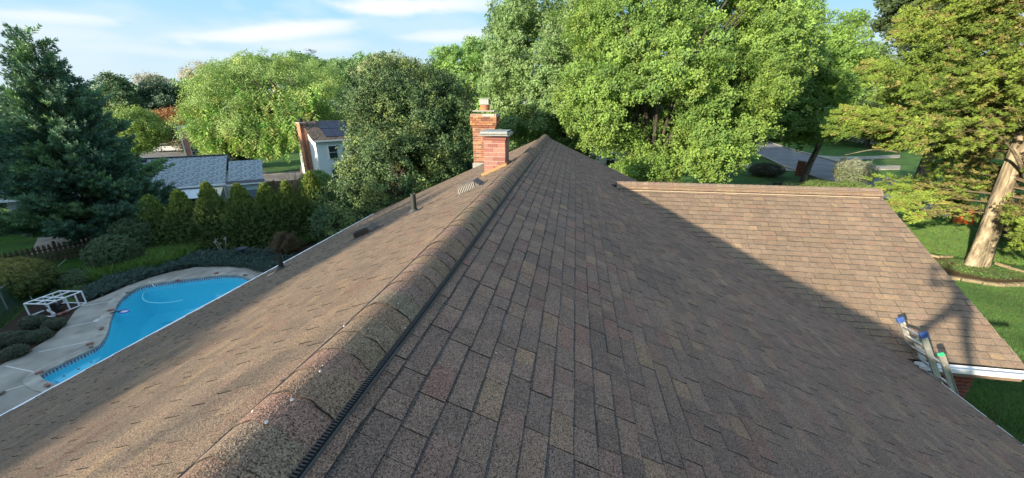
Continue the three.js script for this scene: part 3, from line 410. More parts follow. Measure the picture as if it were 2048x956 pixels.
// rounded crowns: clumps of sprigs through a few ellipsoids [x, y, z, rx, ry, rz] in the tree's own axes
function crown(ells, o) {
  const R = rng(o.seed), L = new Leaves(), w = ells.map((e) => Math.pow(e[3] * e[4] * e[5], .67)), tot = w.reduce((a, b) => a + b), tips = [];
  for (let i = 0, guard = 0; i < o.clumps && guard < o.clumps * 6; guard++) {
    let k = R() * tot, j = 0; while (k > w[j] && j < w.length - 1) k -= w[j++];
    const e = ells[j], d = rdir(R), r = (o.inner ?? .5) + (1 - (o.inner ?? .5)) * Math.sqrt(R()), p = V3(e[0] + d.x * e[3] * r, e[1] + d.y * e[4] * r, e[2] + d.z * e[5] * r);
    const lump = vnoise(p.x * .45 + 50, p.y * .45 + p.z * .37 + 50, 9999, 9999, o.seed + 3); if (lump < (o.gap ?? .26)) continue;
    if (ells.some((q, n) => n !== j && ((p.x - q[0]) / q[3]) ** 2 + ((p.y - q[1]) / q[4]) ** 2 + ((p.z - q[2]) / q[5]) ** 2 < .45) && R() < .6) continue;
    i++; tips.push(p);
    const cr = o.cr * (.6 + .8 * R()), base = mix3(o.c1, o.c2, R()), ct = o.patch && R() < o.patch[1] ? o.patch[0] : base, outw = V3(d.x / e[3], d.y / e[4], d.z / e[5]).normalize();
    for (let n = 0; n < o.per; n++) {
      const q = rdir(R).multiplyScalar(cr * Math.cbrt(.25 + .75 * R())); q.y *= o.flat ?? .62; const pos = p.clone().add(q);
      const nn = o.weep ? V3((R() - .5) * .3, 1, (R() - .5) * .3).normalize() : V3(outw.x + (R() - .5) * 1.3, outw.y * .6 + .55 + (R() - .5), outw.z + (R() - .5) * 1.3).normalize();
      const f = .78 + .44 * R(); L.facing(pos, nn, o.size * (.65 + .7 * R()), ct.map((c) => c * f), R);
    }
  }
  return [L, tips];
}
// skeleton: trunk, main limbs to the crown
function limbs(tips, from, R, n, r0, seed) { const out = [], picks = []; for (let i = 0; i < n && tips.length; i++) picks.push(tips[Math.floor(R() * tips.length)]); for (const [i, t] of picks.entries()) { const m = from.clone().lerp(t, .45); m.y += (t.y - from.y) * .12 + .3; m.x += (R() - .5) * .6; m.z += (R() - .5) * .6; out.push(limb([from.clone(), m, t.clone()], r0 * (.45 + .4 * R()), r0 * .08, 6, 8, 0, seed + i)); } return out; }
function tree(name, label, base, o, group) {
  const t = thing(name, label, o.category ?? 'tree', base, group), R = rng(o.seed + 500);
  const [L, tips] = crown(o.ells, o);
  L.mesh('crown', SP[o.sprig], o.mat ?? LM, t);
  const th = o.trunkH, lean = o.lean ?? [0, 0], fork = V3(lean[0], th, lean[1]);
  obj('trunk', limb([V3(0, -.3, 0), V3(lean[0] * .3, th * .4, lean[1] * .3), fork], o.trunkR * 1.15, o.trunkR * .72, 12, 10, .18, o.seed), o.bark ?? M.bark, t);
  const lg = limbs(tips, fork.clone().add(V3(0, -.2, 0)), R, o.nl ?? 12, o.trunkR, o.seed); if (lg.length) obj('limbs', lg, o.bark ?? M.bark, t);
  return t;
}
// ellipsoid seen at a pixel of the photograph, at a depth: [x, y, z, rx, ry, rz] relative to a base
const EL = (base) => (px, py, d, rx, ry, rz) => { const p = at(px, py, d).sub(base), ca = Math.cos(Math.atan((px - 1024) / FL)); return [p.x, p.y, p.z, rx * d / FL * ca, ry * d / FL, rz ?? rx * d / FL * ca]; };
// needle trees: whorled limbs with flat sprays
function conifer(name, label, base, o, group) {
  const t = thing(name, label, 'tree', base, group), R = rng(o.seed), L = new Leaves(), wood = [];
  const lean = o.lean ?? [0, 0], ax = (h) => V3(lean[0] * h / o.h, h, lean[1] * h / o.h);
  obj('trunk', limb([V3(0, -.3, 0), ax(o.h * .4), ax(o.h * .98)], o.r0, .03, 10, 16, .15, o.seed), o.bark ?? M.barkDark, t);
  const lv = o.levels;
  for (let i = 0; i < lv; i++) {
    const s = i / (lv - 1), h = lerp(o.low, o.h * .985, Math.pow(s, .92)), rad = o.prof(h / o.h) * (.8 + .35 * R()), nb = Math.round(lerp(o.nb, 4, s));
    for (let b = 0; b < nb; b++) {
      const a = (b / nb + i * .382) * 6.283 + (R() - .5) * .7, r = rad * (.65 + .5 * R()); if (o.skip && R() < o.skip) continue; if (o.clear && h < o.clear[2] && Math.cos(a) * o.clear[0] + Math.sin(a) * o.clear[1] > .55) continue; if (o.clear2 && h > o.clear2[2] && h < o.clear2[3] && Math.cos(a) * o.clear2[0] + Math.sin(a) * o.clear2[1] > .45) continue;
      const c0 = ax(h), d = V3(Math.cos(a), 0, Math.sin(a)), up = lerp(o.up0, o.up1, s), P = (q) => c0.clone().addScaledVector(d, r * q).add(V3(0, r * (up * q + o.curl * q * q), 0));
      wood.push(limb([P(0), P(.5), P(1)], Math.max(.012, r * (o.limbR ?? .016)), .006, 4, 4, 0, i));
      const patch = o.patch && R() < o.patch[1], base = patch ? o.patch[0] : mix3(o.c1, o.c2, R());
      const ns = Math.max(3, Math.round(r * o.dens));
      for (let k = 0; k < ns; k++) {
        const q = (o.bare ?? .18) + (1 - (o.bare ?? .18)) * Math.sqrt(R()), p = P(q), side = (R() - .5) * (o.spread ?? 1.5) * (1.15 - q * .55), dir = d.clone().applyAxisAngle(V3(0, 1, 0), side); dir.y = up * .6 + o.curl * q * 1.4 + (R() - .5) * (o.wild ?? .5) + (o.lift ?? 0); dir.normalize();
        p.addScaledVector(d.clone().applyAxisAngle(V3(0, 1, 0), 1.57), Math.sin(side) * r * .24 * q).add(V3(0, (R() - .5) * (o.thick ?? .35), 0));
        let y = V3((R() - .5) * .5, 1, (R() - .5) * .5); const z = V3().crossVectors(dir, y).normalize(); y = V3().crossVectors(z, dir);
        const inner = o.brown && q < .5 && R() < .55 ? o.brown : (o.patch && R() < .12 ? o.patch[0] : base), f = .72 + .5 * R(); L.put(p, dir, y, z, o.size * (.7 + .6 * R()), inner.map((c) => c * f));
      }
    }
  }
  obj('limbs', wood, o.limbM ?? o.bark ?? M.barkDark, t);
  L.mesh('crown', SP[o.sprig ?? 'fan'], o.mat ?? LMneedle, t);
  return t;
}
// clipped or round shrubs: sprigs over and inside a form
function shrub(name, label, base, o, group) {
  const t = thing(name, label, o.category ?? 'shrub', base, group), R = rng(o.seed), L = new Leaves();
  for (let i = 0; i < o.n; i++) {
    const d = rdir(R), k = .62 + .42 * Math.sqrt(R()) - (o.rough ?? .12) * vnoise(d.x * 4 + 20, d.y * 4 + d.z * 5 + 20, 999, 999, o.seed), h = (d.y + 1) / 2;
    const wr = o.form === 'cone' ? Math.pow(1 - h, .55) * .75 + .32 * Math.sin(Math.PI * Math.min(1, h + .2)) : 1, q = o.form === 'cone' ? Math.hypot(d.x, d.z) || 1 : 1;
    const p = o.form === 'cone' ? V3(d.x / q * o.rx * wr * k, o.h * h, d.z / q * (o.rz ?? o.rx) * wr * k) : V3(d.x * o.rx * k, o.h * .48 + d.y * o.h * .52 * k, d.z * (o.rz ?? o.rx) * k);
    const n = V3(p.x / o.rx + (R() - .5), .7 + d.y + (R() - .5) * .8, p.z / o.rx + (R() - .5)).normalize(), tip = sstep(.45, 1, h);
    const c = mix3(mix3(o.c1, o.c2, R()), o.tip ?? o.c2, (o.tip ? tip * (.3 + .7 * R()) : 0)), f = .75 + .5 * R();
    L.facing(p, n, o.size * (.7 + .6 * R()), c.map((x) => x * f), R);
  }
  L.mesh('foliage', SP[o.sprig], o.mat ?? LM, t);
  const st = []; for (let i = 0; i < (o.stems ?? 3); i++) { const a = i * 2.4, r = o.rx * .45; st.push(limb([V3(Math.cos(a) * .06, -.1, Math.sin(a) * .06), V3(Math.cos(a) * r * .4, o.h * .35, Math.sin(a) * r * .4), V3(Math.cos(a) * r, o.h * .75, Math.sin(a) * r)], .04, .012, 5, 6, 0, i)); } obj('stem', st, M.barkDark, t);
  return t;
}
const G0 = (p) => V3(p.x, GY(p.x, p.z), p.z), gnd = (x, y) => { let p = onY(x, y, x < 1000 ? -1 : 1.5); return p; };
// ---------------------------------------------------------------- the pool yard
{
  const px = (l, y = -1) => l.map(([a, b]) => xz(onY(a, b, y)));
  // deck edge towards the beds (from the near left round to the far right), then closed along the house
  const edge = px([[-60, 770], [0, 731], [60, 700], [108, 672], [132, 648], [150, 622], [168, 607], [186, 601], [215, 589], [258, 570], [300, 555], [340, 544], [392, 534], [450, 533], [490, 535], [530, 545]], -.95);
  const deck = [...edge, [-12.5, -18.2], [-8.5, -16.5], [-8.2, -2.5], [-17.5, -2.2]];
  const ring = (off) => { // outline grown outward
    const n = poolLoop.length, cx = poolLoop.reduce((a, p) => a + p[0], 0) / n, out = []; let area = 0; for (let i = 0; i < n; i++) { const [a, b] = poolLoop[i], [c, d] = poolLoop[(i + 1) % n]; area += a * d - c * b; }
    const s = area > 0 ? 1 : -1; for (let i = 0; i < n; i++) { const a = poolLoop[(i + n - 1) % n], b = poolLoop[(i + 1) % n], dx = b[0] - a[0], dz = b[1] - a[1], l = Math.hypot(dx, dz); out.push([poolLoop[i][0] + s * dz / l * off, poolLoop[i][1] - s * dx / l * off]); } return out; };
  const c1 = ring(.36), c0 = ring(-.03), wall = poolLoop;
  struct('pool_deck', slab(deck, -.95, .14, [c1]), M.concrete);
  const seam = std(lin(.68, .67, .63), .8);
  // sealed joints across the deck
  for (const [a, b] of [[[0, 728 + 3], [0, 730]], [[12, 732], [78, 746]], [[78, 708 - 4], [185, 681]], [[132, 655], [198, 641]], [[165, 612], [230, 601]], [[298, 562], [309, 573]], [[8, 783], [62, 766]]].slice(1)) { const A = onY(...a, -.946), B = onY(...b, -.946); const o = struct('deck_joint', beam(A, B, .035, .006), seam); }
  const pool = thing('swimming_pool', 'curved swimming pool with pale coping and dark blue tile band', 'swimming pool', V3(-16, -1, -12));
  const loopWall = (L, y0, y1, Lb) => { const p = [], uv = [], idx = []; let s = 0; const n = L.length; for (let i = 0; i <= n; i++) { const a = L[i % n], b = (Lb ?? L)[i % n]; if (i) s += Math.hypot(a[0] - L[(i - 1) % n][0], a[1] - L[(i - 1) % n][1]); p.push(b[0], y0, b[1], a[0], y1, a[1]); uv.push(s, y0, s, y1); } for (let i = 0; i < n; i++) idx.push(2 * i, 2 * i + 2, 2 * i + 1, 2 * i + 1, 2 * i + 2, 2 * i + 3); const g = new THREE.BufferGeometry(); g.setAttribute('position', new THREE.Float32BufferAttribute(p, 3)); g.setAttribute('uv', new THREE.Float32BufferAttribute(uv, 2)); g.setIndex(idx); g.computeVertexNormals(); return g; };
  wobj('coping', slab(c1, -.925, .09, [c0]), M.coping, pool);
  const plaster = std(lin(.12, .64, .82), .7);
  wobj('basin', [loopWall(ring(-.5), -2.9, -2.5, ring(-.9)), loopWall(wall, -2.5, -1.16, ring(-.5)), sheet(ring(-.9), -2.9)].map((g) => clean(g)), plaster, pool);
  // tile band: single dark tiles on a pale bed
  const band = wobj('tile_band', loopWall(wall, -1.2, -1.01), std(lin(.6, .68, .72), .5), pool);
  { const tg = [new THREE.BoxGeometry(.07, .05, .012)], tm = [std(lin(.04, .07, .19), .25), std(lin(.08, .14, .27), .25), std(lin(.2, .3, .4), .25)]; const Rt = rng(4); let acc = 0, many = [];
    const n = wall.length; for (let i = 0; i < n; i++) { const a = wall[i], b = wall[(i + 1) % n], l = Math.hypot(b[0] - a[0], b[1] - a[1]), ry = Math.atan2(-(b[1] - a[1]), b[0] - a[0]); if (a[0] > -14.6) continue; for (; acc < l; acc += .1) { const t = acc / l, x = lerp(a[0], b[0], t), z = lerp(a[1], b[1], t); for (const [y, k] of [[-1.05, Rt() < .7 ? 0 : 1], [-1.115, Rt() < .5 ? 2 : 1]]) { const g = tg[0].clone().rotateY(ry).translate(x, y, z); (many[k] ??= []).push(g); } } acc -= l; }
    many.forEach((gs, k) => { if (gs) obj('tiles', gs, tm[k], band).userData.kind = 'stuff'; }); }
  const water = struct('pool_water', sheet(ring(.004), -1.14), new THREE.MeshPhysicalMaterial({ color: lin(.7, .97, .99), transmission: 1, thickness: 0, roughness: .015, ior: 1.33, side: THREE.DoubleSide, bumpMap: rep(tex(256, (u, v) => fbm(u * 8, v * 8, 8, 301, 4), false), .22), bumpScale: .0025 }));
  // shallow step, floating hose, main drain
  { const st = px([[97, 757], [150, 724], [188, 706], [197, 716], [186, 730], [120, 765]], -1.4); wobj('step', slab(st, -1.38, .9), std(lin(.2, .72, .9), .7), pool);
    for (const q of [[102, 757], [128, 752], [157, 738], [182, 724], [192, 714]]) wobj('step_mark', box(.09, .012, .05, ...Object.values(onY(q[0], q[1], -1.37))), std(lin(.02, .04, .09), .5), pool); }
  const hose = thing('pool_hose', 'pale hose curving under the pool water', 'hose', onY(290, 600, -1.5)); wobj('hose', tube([[310, 575], [292, 583], [285, 593], [293, 603], [318, 606], [345, 604], [365, 600]].map(([a, b]) => onY(a, b, -1.3)), .028, 40, 8), std(lin(.55, .85, .92), .5), hose);
  const dr = thing('drain_cover', 'dark round drain cover on the pool floor', 'drain', onY(378, 572, -1.7)); wobj('rim', new THREE.TorusGeometry(.17, .03, 8, 24).rotateX(Math.PI / 2).translate(...onY(378, 572, -1.5).toArray()), M.blackPlastic, dr); wobj('grille', new THREE.CylinderGeometry(.15, .15, .02, 20).translate(...onY(378, 572, -1.5).toArray()), std(lin(.05, .2, .3), .5), dr);
  // pool skimmer net lying over the edge
  { const a = onY(224, 627, -.88), b = onY(250, 624, -1.08), t = thing('skimmer_net', 'blue and white skimmer head lying over the pool edge', 'skimmer', a); const ring = new THREE.TorusGeometry(.24, .028, 8, 24).scale(1, .62, 1).rotateX(Math.PI / 2); wobj('frame', ring.translate(b.x - .05, b.y + .03, b.z), std(lin(.1, .16, .6), .5), t); wobj('net', new THREE.CircleGeometry(.22, 20).scale(1, .6, 1).rotateX(-Math.PI / 2).translate(b.x - .05, b.y + .01, b.z), std(lin(.62, .66, .72), .8), t); wobj('handle', bar(V3(b.x - .22, b.y + .04, b.z), V3(a.x - .05, a.y + .02, a.z + .02), .022, 8), M.blackPlastic, t); }
  // loose bricks that held down the cover
  const bl = [[257, 586, 'pale brick on the far curve of the coping by the deck joint'], [355, 562, 'red brick flat on the coping along the far pool side'], [222, 621, 'brick on the coping just above the skimmer head'], [203, 658, 'brick on the coping at the pool waist'], [180, 689, 'small brick piece on the coping above a grey stone'], [182, 694, 'grey stone lying by the brick piece on the coping'], [79, 746, 'red brick at the left end of the pool coping'], [95, 772, 'two-tone red brick at the shallow corner near the roof edge'], [433, 547, 'brick at the far right end of the pool'], [490, 551, 'brick on the coping by the juniper at the far right'], [2, 788, 'dark stone block on the deck at the photo edge']];
  bl.forEach(([x, y, lab], i) => { const p = onY(x, y, -.92), g = new RoundedBoxGeometry(.2, .065, .1, 1, .012).rotateY(i * 1.7 + .4).translate(0, .035, 0); const o = tag(obj('loose_brick', g, i === 5 || i === 0 || i === 10 ? std(lin(.22, .19, .16), .9) : BR.front[i % 4]), lab, 'brick'); o.position.copy(p); });
  { const p = onY(197, 640, -.94), o = tag(obj('skimmer_hatch', new THREE.CylinderGeometry(.17, .17, .02, 24), M.white), 'round white skimmer lid set in the deck by the waist of the pool', 'lid'); o.position.copy(p); }
  // planting beds
  struct('planting_bed', sheet(px([[-80, 800], [0, 733], [60, 702], [108, 674], [132, 650], [150, 624], [165, 609], [120, 600], [60, 610], [0, 660], [-120, 700]], -.985), -.985), M.mulch);
  struct('planting_bed', sheet(px([[165, 609], [186, 603], [258, 572], [300, 557], [340, 546], [392, 536], [450, 535], [490, 537], [530, 547], [700, 470], [640, 460], [450, 494], [300, 515], [200, 545], [120, 580]], -.98), -.98), M.mulch);
  struct('patio', slab(px([[60, 512], [190, 488], [262, 462], [290, 430], [250, 405], [150, 425], [90, 450]]), -.93, .1), M.walk);

  // white pipe frame with pool gear inside
  { const w = std(lin(.78, .8, .84), .4), hgt = .62, A = onY(60, 632, -.95), B = onY(101, 634, -.95), Cc = onY(136, 622, -.95), D = onY(171, 607, -.95), E0 = A.clone().add(D).sub(Cc).add(V3(0, 0, 0));
    const t = thing('pipe_frame', 'white plastic pipe frame cage beside the pool deck', 'frame', A.clone().add(D).multiplyScalar(.5));
    const u = onY(106, 633, -.95).sub(A), F = [A.clone(), onY(104, 634, -.95)]; const v = D.clone().sub(onY(104, 634, -.95)); // length along the deck
    const q = (i, j, k) => A.clone().addScaledVector(u, i).addScaledVector(v, j).add(V3(0, k * hgt, 0)); const part = (a, b) => wobj('bar', bar(a, b, .032, 8), w, t);
    for (const k of [0, 1]) { for (const i of [0, 1]) part(q(i, 0, k), q(i, 1, k)); for (const j of [0, 1]) part(q(0, j, k), q(1, j, k)); }
    for (const i of [0, 1]) for (const j of [0, .5, .78, 1]) part(q(i, j, 0), q(i, j, 1)); part(q(0, .5, 1), q(1, .5, 1)); part(q(.5, 0, 1), q(.5, 1, 1));
    part(q(0, .25, 1), q(1, .25, 1));
    const h = thing('coiled_hose', 'dark hose and fittings heaped inside the white pipe frame', 'hose', q(.5, .4, 0)); const R = rng(12), pts = []; for (let i = 0; i < 26; i++) { const p = q(.15 + .7 * R(), .1 + .75 * R(), .1 + .5 * R()); pts.push(p); } wobj('coil', tube(pts, .022, 200, 6), M.blackPlastic, h);
    const b0 = q(.7, .3, 0); wobj('pump_body', [cyl(.13, .13, .3, 14, b0.x, b0.y + .02, b0.z), cyl(.08, .06, .14, 12, b0.x, b0.y + .3, b0.z)], M.blackPlastic, h); wobj('fitting', bar(q(.9, .12, .05), q(.6, .16, .35), .05, 8), w, h);
    for (let i = 0; i < 3; i++) { const p = q(1.12, .1 + i * .12, 0), o = tag(obj('loose_brick', new RoundedBoxGeometry(.22, .07, .11, 1, .01).rotateY(i * 1.3).translate(0, .04, 0), BR.front[i]), ['pinkish brick by the near corner of the pipe frame', 'brick lying second from the near corner of the pipe frame', 'brick under the long side of the pipe frame'][i], 'brick'); o.position.copy(p); } }

  // chain-link fence corner at the left edge
  { const P = onY(64, 592, -1), Q = onY(-60, 680, -1), t = thing('chain_link_fence', 'green chain link fence with steel posts at the left edge', 'fence', P), h = 1.15, gm = std(lin(.04, .12, .08), .5), sm = std(lin(.32, .34, .34), .45, { metalness: .5 });
    for (const s of [0, .42, .84]) { const b = P.clone().lerp(Q, s); wobj('post', [cyl(.035, .035, h + .1, 8, b.x, b.y, b.z), new THREE.SphereGeometry(.045, 8, 6).translate(b.x, b.y + h + .1, b.z)], sm, t); }
    const top = V3(0, h, 0); wobj('top_rail', bar(P.clone().add(top), Q.clone().add(top), .022, 8), sm, t);
    const w = [], L = P.distanceTo(Q), d = Q.clone().sub(P).normalize(), st = .075; for (let s = -h; s < L; s += st) { for (const sg of [1, -1]) { let a = Math.max(0, s), b = Math.min(L, s + h); if (b <= a) continue; const ya = sg > 0 ? a - s : h - (a - s), yb = sg > 0 ? b - s : h - (b - s); w.push(bar(P.clone().addScaledVector(d, a).add(V3(0, ya, 0)), P.clone().addScaledVector(d, b).add(V3(0, yb, 0)), .0055, 3)); } } wobj('wire_mesh', w, gm, t).userData.kind = 'stuff'; 
    const b = onY(64, 600, -1); const o = thing('pool_filter', 'pale box fitting on the post by the pipe frame', 'fitting', b); wobj('box', box(.22, .16, .16, b.x, b.y + .75, b.z, .02), M.white, o); wobj('pipe', cyl(.03, .03, .75, 8, b.x, b.y, b.z), M.white, o); }
  // picket fence
  { const A = onY(-10, 548, -1), B = onY(285, 495 - 9, -1), t = thing('picket_fence', 'weathered wooden picket fence under the dark conifer', 'fence', A), L = A.distanceTo(B), d = B.clone().sub(A).normalize(), ry = Math.atan2(-d.z, d.x), R = rng(5), wm = [.9, 1, 1.15].map((k) => std(lin(.2 * k, .145 * k, .09 * k), .95, { map: rep(Tbark, 2) }));
    const s = new THREE.Shape([[-.07, 0], [.07, 0], [.07, 1.02], [0, 1.14], [-.07, 1.02]].map(([x, y]) => new THREE.Vector2(x, y))), pg = new THREE.ExtrudeGeometry(s, { depth: .02, bevelEnabled: false }).rotateY(ry);
    for (let x = 0; x < L; x += .205) { const o = obj('picket', pg, wm[Math.floor(R() * 3)], t); o.position.copy(d).multiplyScalar(x); o.position.y = (R() - .5) * .04; o.rotation.y = (R() - .5) * .05; }
    for (const y of [.3, .82]) wobj('rail', beam(A.clone().add(V3(0, y, -.03)), B.clone().add(V3(0, y, -.03)), .04, .08), wm[0], t); for (let x = 0; x < L; x += 2.4) { const p = A.clone().addScaledVector(d, x); wobj('post', box(.1, 1.25, .1, p.x, p.y + .6, p.z - .09), wm[0], t); } }
  { const a = onY(132, 518, 0), b = onY(92, 548, -.9), t = thing('guy_rope', 'pale rope slanting down from the picket fence', 'rope', b); wobj('rope', tube([a, a.clone().lerp(b, .5).add(V3(0, -.06, 0)), b], .015, 12, 5), M.white, t); }
  // board fence behind the hedge
  { const A = onY(500, 396, -1), B = onY(640, 385, -1), t = thing('board_fence', 'tan board fence seen between the hedge tops and the shed', 'fence', A), L = A.distanceTo(B), d = B.clone().sub(A).normalize(), ry = Math.atan2(-d.z, d.x), R = rng(15), g = new THREE.BoxGeometry(.14, 1.5, .02).rotateY(ry), wm = [.85, 1, 1.2].map((k) => std(lin(.34 * k, .22 * k, .13 * k), .9, { map: rep(Tbark, 2) })); for (let x = 0; x < L; x += .15) { const o = obj('board', g, wm[Math.floor(R() * 3)], t); o.position.copy(d).multiplyScalar(x).add(V3(0, .78 + (R() - .5) * .02, 0)); } wobj('rail', beam(A.clone().add(V3(0, 1.3, .03)), B.clone().add(V3(0, 1.3, .03)), .05, .08), wm[1], t); for (let x = 0; x < L; x += 2.4) { const p = A.clone().addScaledVector(d, x); wobj('post', box(.1, 1.7, .1, p.x, p.y + .85, p.z + .06), wm[1], t); } }

  // ground cover: juniper mats, day lilies, grass (nobody could count them)
  const scatter = (name, label, cat, poly, n, sprig, size, c1, c2, seed, lift, mat, up) => { const R = rng(seed), L = new Leaves(), xs = poly.map((p) => p[0]), zs = poly.map((p) => p[1]), x0 = Math.min(...xs), x1 = Math.max(...xs), z0 = Math.min(...zs), z1 = Math.max(...zs); for (let i = 0, k = 0; i < n && k < n * 12; k++) { const x = lerp(x0, x1, R()), z = lerp(z0, z1, R()); if (!inPoly(poly, x, z)) continue; const m = vnoise(x * 1.6 + 90, z * 1.6 + 90, 9999, 9999, seed); i++; const h = lift * (.25 + 1.1 * m) * R(); const f = .7 + .6 * R(), c = mix3(c1, c2, R()).map((q) => q * f); if (up) L.facing(V3(x, GY(x, z) + .02, z), V3((R() - .5) * .5, 1, (R() - .5) * .5).normalize(), size * (.6 + .8 * R()), c, R); else { const d = V3(R() - .5, .25 * R(), R() - .5).normalize(); let y = V3((R() - .5) * .6, 1, (R() - .5) * .6); const zz = V3().crossVectors(d, y).normalize(); y = V3().crossVectors(zz, d); L.put(V3(x, GY(x, z) + .03 + h, z), d, y, zz, size * (.6 + .8 * R()), c); } } const o = L.mesh(name, SP[sprig], mat ?? LMneedle, scene); return tag(o, label, cat, null, 'stuff'); };
  scatter('juniper_cover', 'low blue green juniper spreading along the pool deck', 'ground cover', px([[176, 603], [215, 588], [258, 571], [300, 556], [345, 543], [392, 534], [450, 533], [490, 536], [535, 548], [590, 515], [560, 508], [500, 508], [420, 508], [380, 520], [330, 540], [240, 560], [180, 585]]), 9000, 'plume', .26, [.07, .125, .105], [.11, .175, .14], 51, .3);
  scatter('day_lily_bed', 'bright green strap leaves of day lilies behind the juniper', 'plants', px([[190, 566], [240, 556], [330, 536], [380, 516], [420, 504], [410, 496], [330, 506], [280, 524], [215, 546]]), 2600, 'strap', .8, [.17, .31, .05], [.27, .42, .08], 52, 0, LM, true);
  scatter('day_lily_bed', 'green leafy plants in the bed against the eave', 'plants', px([[590, 500], [640, 478], [700, 455], [690, 440], [640, 458], [590, 470]]), 1800, 'strap', .6, [.16, .29, .05], [.14, .24, .05], 53, 0, LM, true);
  scatter('ground_ivy', 'dark green low weeds in the bed behind the pipe frame', 'ground cover', px([[100, 590], [180, 585], [240, 552], [300, 528], [430, 505], [580, 490], [640, 470], [600, 455], [420, 478], [280, 505], [200, 530], [120, 560]]), 4200, 'small', .3, [.08, .17, .04], [.14, .25, .055], 54, .18, LM);
  scatter('grass', 'green grass inside the chain link fence', 'grass', px([[-100, 700], [0, 656], [55, 606], [60, 590], [20, 600], [-80, 640]]), 2500, 'blade', .22, [.06, .12, .04], [.09, .16, .05], 55, 0, LM, true);
  // shrubs of the near left bed
  [[42, 672, 34, 'low rounded shrub at the near end of the left bed'], [70, 640, 34, 'dark low shrub touching the pipe frame'], [82, 668, 32, 'rounded shrub between the deck and the chain link fence'], [34, 700, 34, 'lowest rounded shrub in the left bed'], [14, 675, 36, 'dark sprawling shrub at the photo edge of the bed'], [112, 645, 30, 'small dark shrub before the pipe frame corner']].forEach(([x, y, r, lab], i) => { const b = onY(x, y + r * .4, -1), d = projX(b)[2]; shrub('rounded_shrub', lab, b, { seed: 60 + i, n: 700, rx: r * d / FL * .56, h: r * d / FL * .72, sprig: 'small', size: .17, c1: [.06, .09, .045], c2: [.1, .14, .065] }, 'low shrubs in the left bed'); });
  { const b = onY(25, 596, -1); shrub('yew_shrub', 'big yellow green rounded evergreen beside the chain link fence', b, { seed: 70, n: 6000, rx: 1.75, h: 1.95, sprig: 'small', size: .24, c1: [.07, .11, .02], c2: [.12, .16, .03], tip: [.3, .27, .05], mat: LMneedle }); }
  for (const [x, y, rx, h, lab, i] of [[240, 540, 1.25, 2.1, 'dark leafy shrub between the conifer and the hedge', 0], [160, 566, .9, .7, 'dark spreading shrub below the picket fence', 1], [285, 512, 1.3, 2.6, 'dark green shrub at the left end of the hedge', 2]]) shrub('leafy_shrub', lab, onY(x, y, -1), { seed: 74 + i, n: 2200, rx, h, sprig: 'small', size: .3, c1: [.06, .125, .045], c2: [.115, .19, .06] });
  // hedge of arborvitae
  const hd = [[330, 500, 407, 62, 0], [388, 497, 397, 62, 0], [445, 494, 384, 66, 0], [503, 490, 386, 64, 0], [552, 484, 384, 60, 0], [592, 478, 380, 62, 0], [640, 470, 362, 60, 1]];
  hd.forEach(([x, yb, yt, w, k], i) => { const b = onY(x, yb, -1), d = projX(b)[2], h = (yb - yt) * d / FL * .98; shrub('arborvitae', ['leftmost arborvitae of the hedge, next to the dark shrub', 'second arborvitae of the hedge below the white awning', 'arborvitae below the corner of the grey roof', 'arborvitae before the door of the small shed', 'arborvitae in front of the tan board fence', 'arborvitae before the twiggy bare shrub', 'yellowish arborvitae touching the big holly'][i], b, { seed: 80 + i, n: 4200, form: 'cone', rx: w * d / FL * .78, h: h * 1.14, sprig: 'up', size: .36, rough: .25 + .12 * (i % 3), c1: [.07, .13, .026], c2: [.14, .21, .042], tip: [.28, .35, .05], mat: LMneedle, category: 'arborvitae' }, 'arborvitae in the hedge'); });
  { const b = onY(638, 398, -1); shrub('bright_shrub', 'bright yellow green round shrub before the pale blue house', b, { seed: 95, n: 2600, rx: 1.7, h: 2.9, sprig: 'small', size: .42, c1: [.14, .26, .03], c2: [.24, .36, .05] }); }
  { const b = onY(590, 402, -1), t = thing('twiggy_shrub', 'bare pinkish twiggy shrub behind the hedge', 'shrub', b), R = rng(96), g = []; for (let i = 0; i < 60; i++) { const a = R() * 6.28, s = .3 + .9 * R(); g.push(limb([V3(0, 0, 0), V3(Math.cos(a) * s * .4, 1.2, Math.sin(a) * s * .4), V3(Math.cos(a) * s * 1.3, 1.9 + R() * .9, Math.sin(a) * s * 1.3)], .03, .012, 4, 4, 0, i)); } obj('twigs', g, std(lin(.36, .22, .17), .9), t); }
  { const b = onY(578, 512, -1); shrub('red_shrub', 'reddish bronze leafed shrub at the end of the juniper', b, { seed: 97, n: 1300, rx: 1.05, h: 1.7, rough: .7, sprig: 'fine', size: .34, c1: [.17, .085, .03], c2: [.12, .1, .03] }); }
  // cut-back crape myrtles
  [[285, 531, 'cut-back pale stems standing left of the day lilies'], [371, 506, 'cut-back pale stems at the middle of the bed'], [450, 506, 'cluster of cut-back pale stems near the bird bath']].forEach(([x, y, lab], i) => { const b = onY(x, y, -1), t = thing('pruned_shrub', lab, 'shrub', b, 'pruned shrubs in the bed'), R = rng(100 + i), g = [], k = []; for (let j = 0; j < 6; j++) { const a = j * 1.1 + i, s = .12 + .16 * R(), h = .55 + .4 * R(), e = V3(Math.cos(a) * s * 1.5, h, Math.sin(a) * s * 1.5); g.push(limb([V3(Math.cos(a) * .08, 0, Math.sin(a) * .08), V3(Math.cos(a) * s, h * .5, Math.sin(a) * s), e], .04, .035, 6, 4, .2, j)); for (let n = 0; n < 3; n++) { const c = a + n * 2, f = e.clone().add(V3(Math.cos(c) * .1, .1 + .08 * R(), Math.sin(c) * .1)); k.push(limb([e.clone(), e.clone().lerp(f, .6).add(V3(0, .01, 0)), f], .035, .028, 5, 3, .2, n)); } } obj('stem', g, std(lin(.4, .36, .31), .9), t); obj('knuckle', k, std(lin(.42, .38, .33), .9), t); });
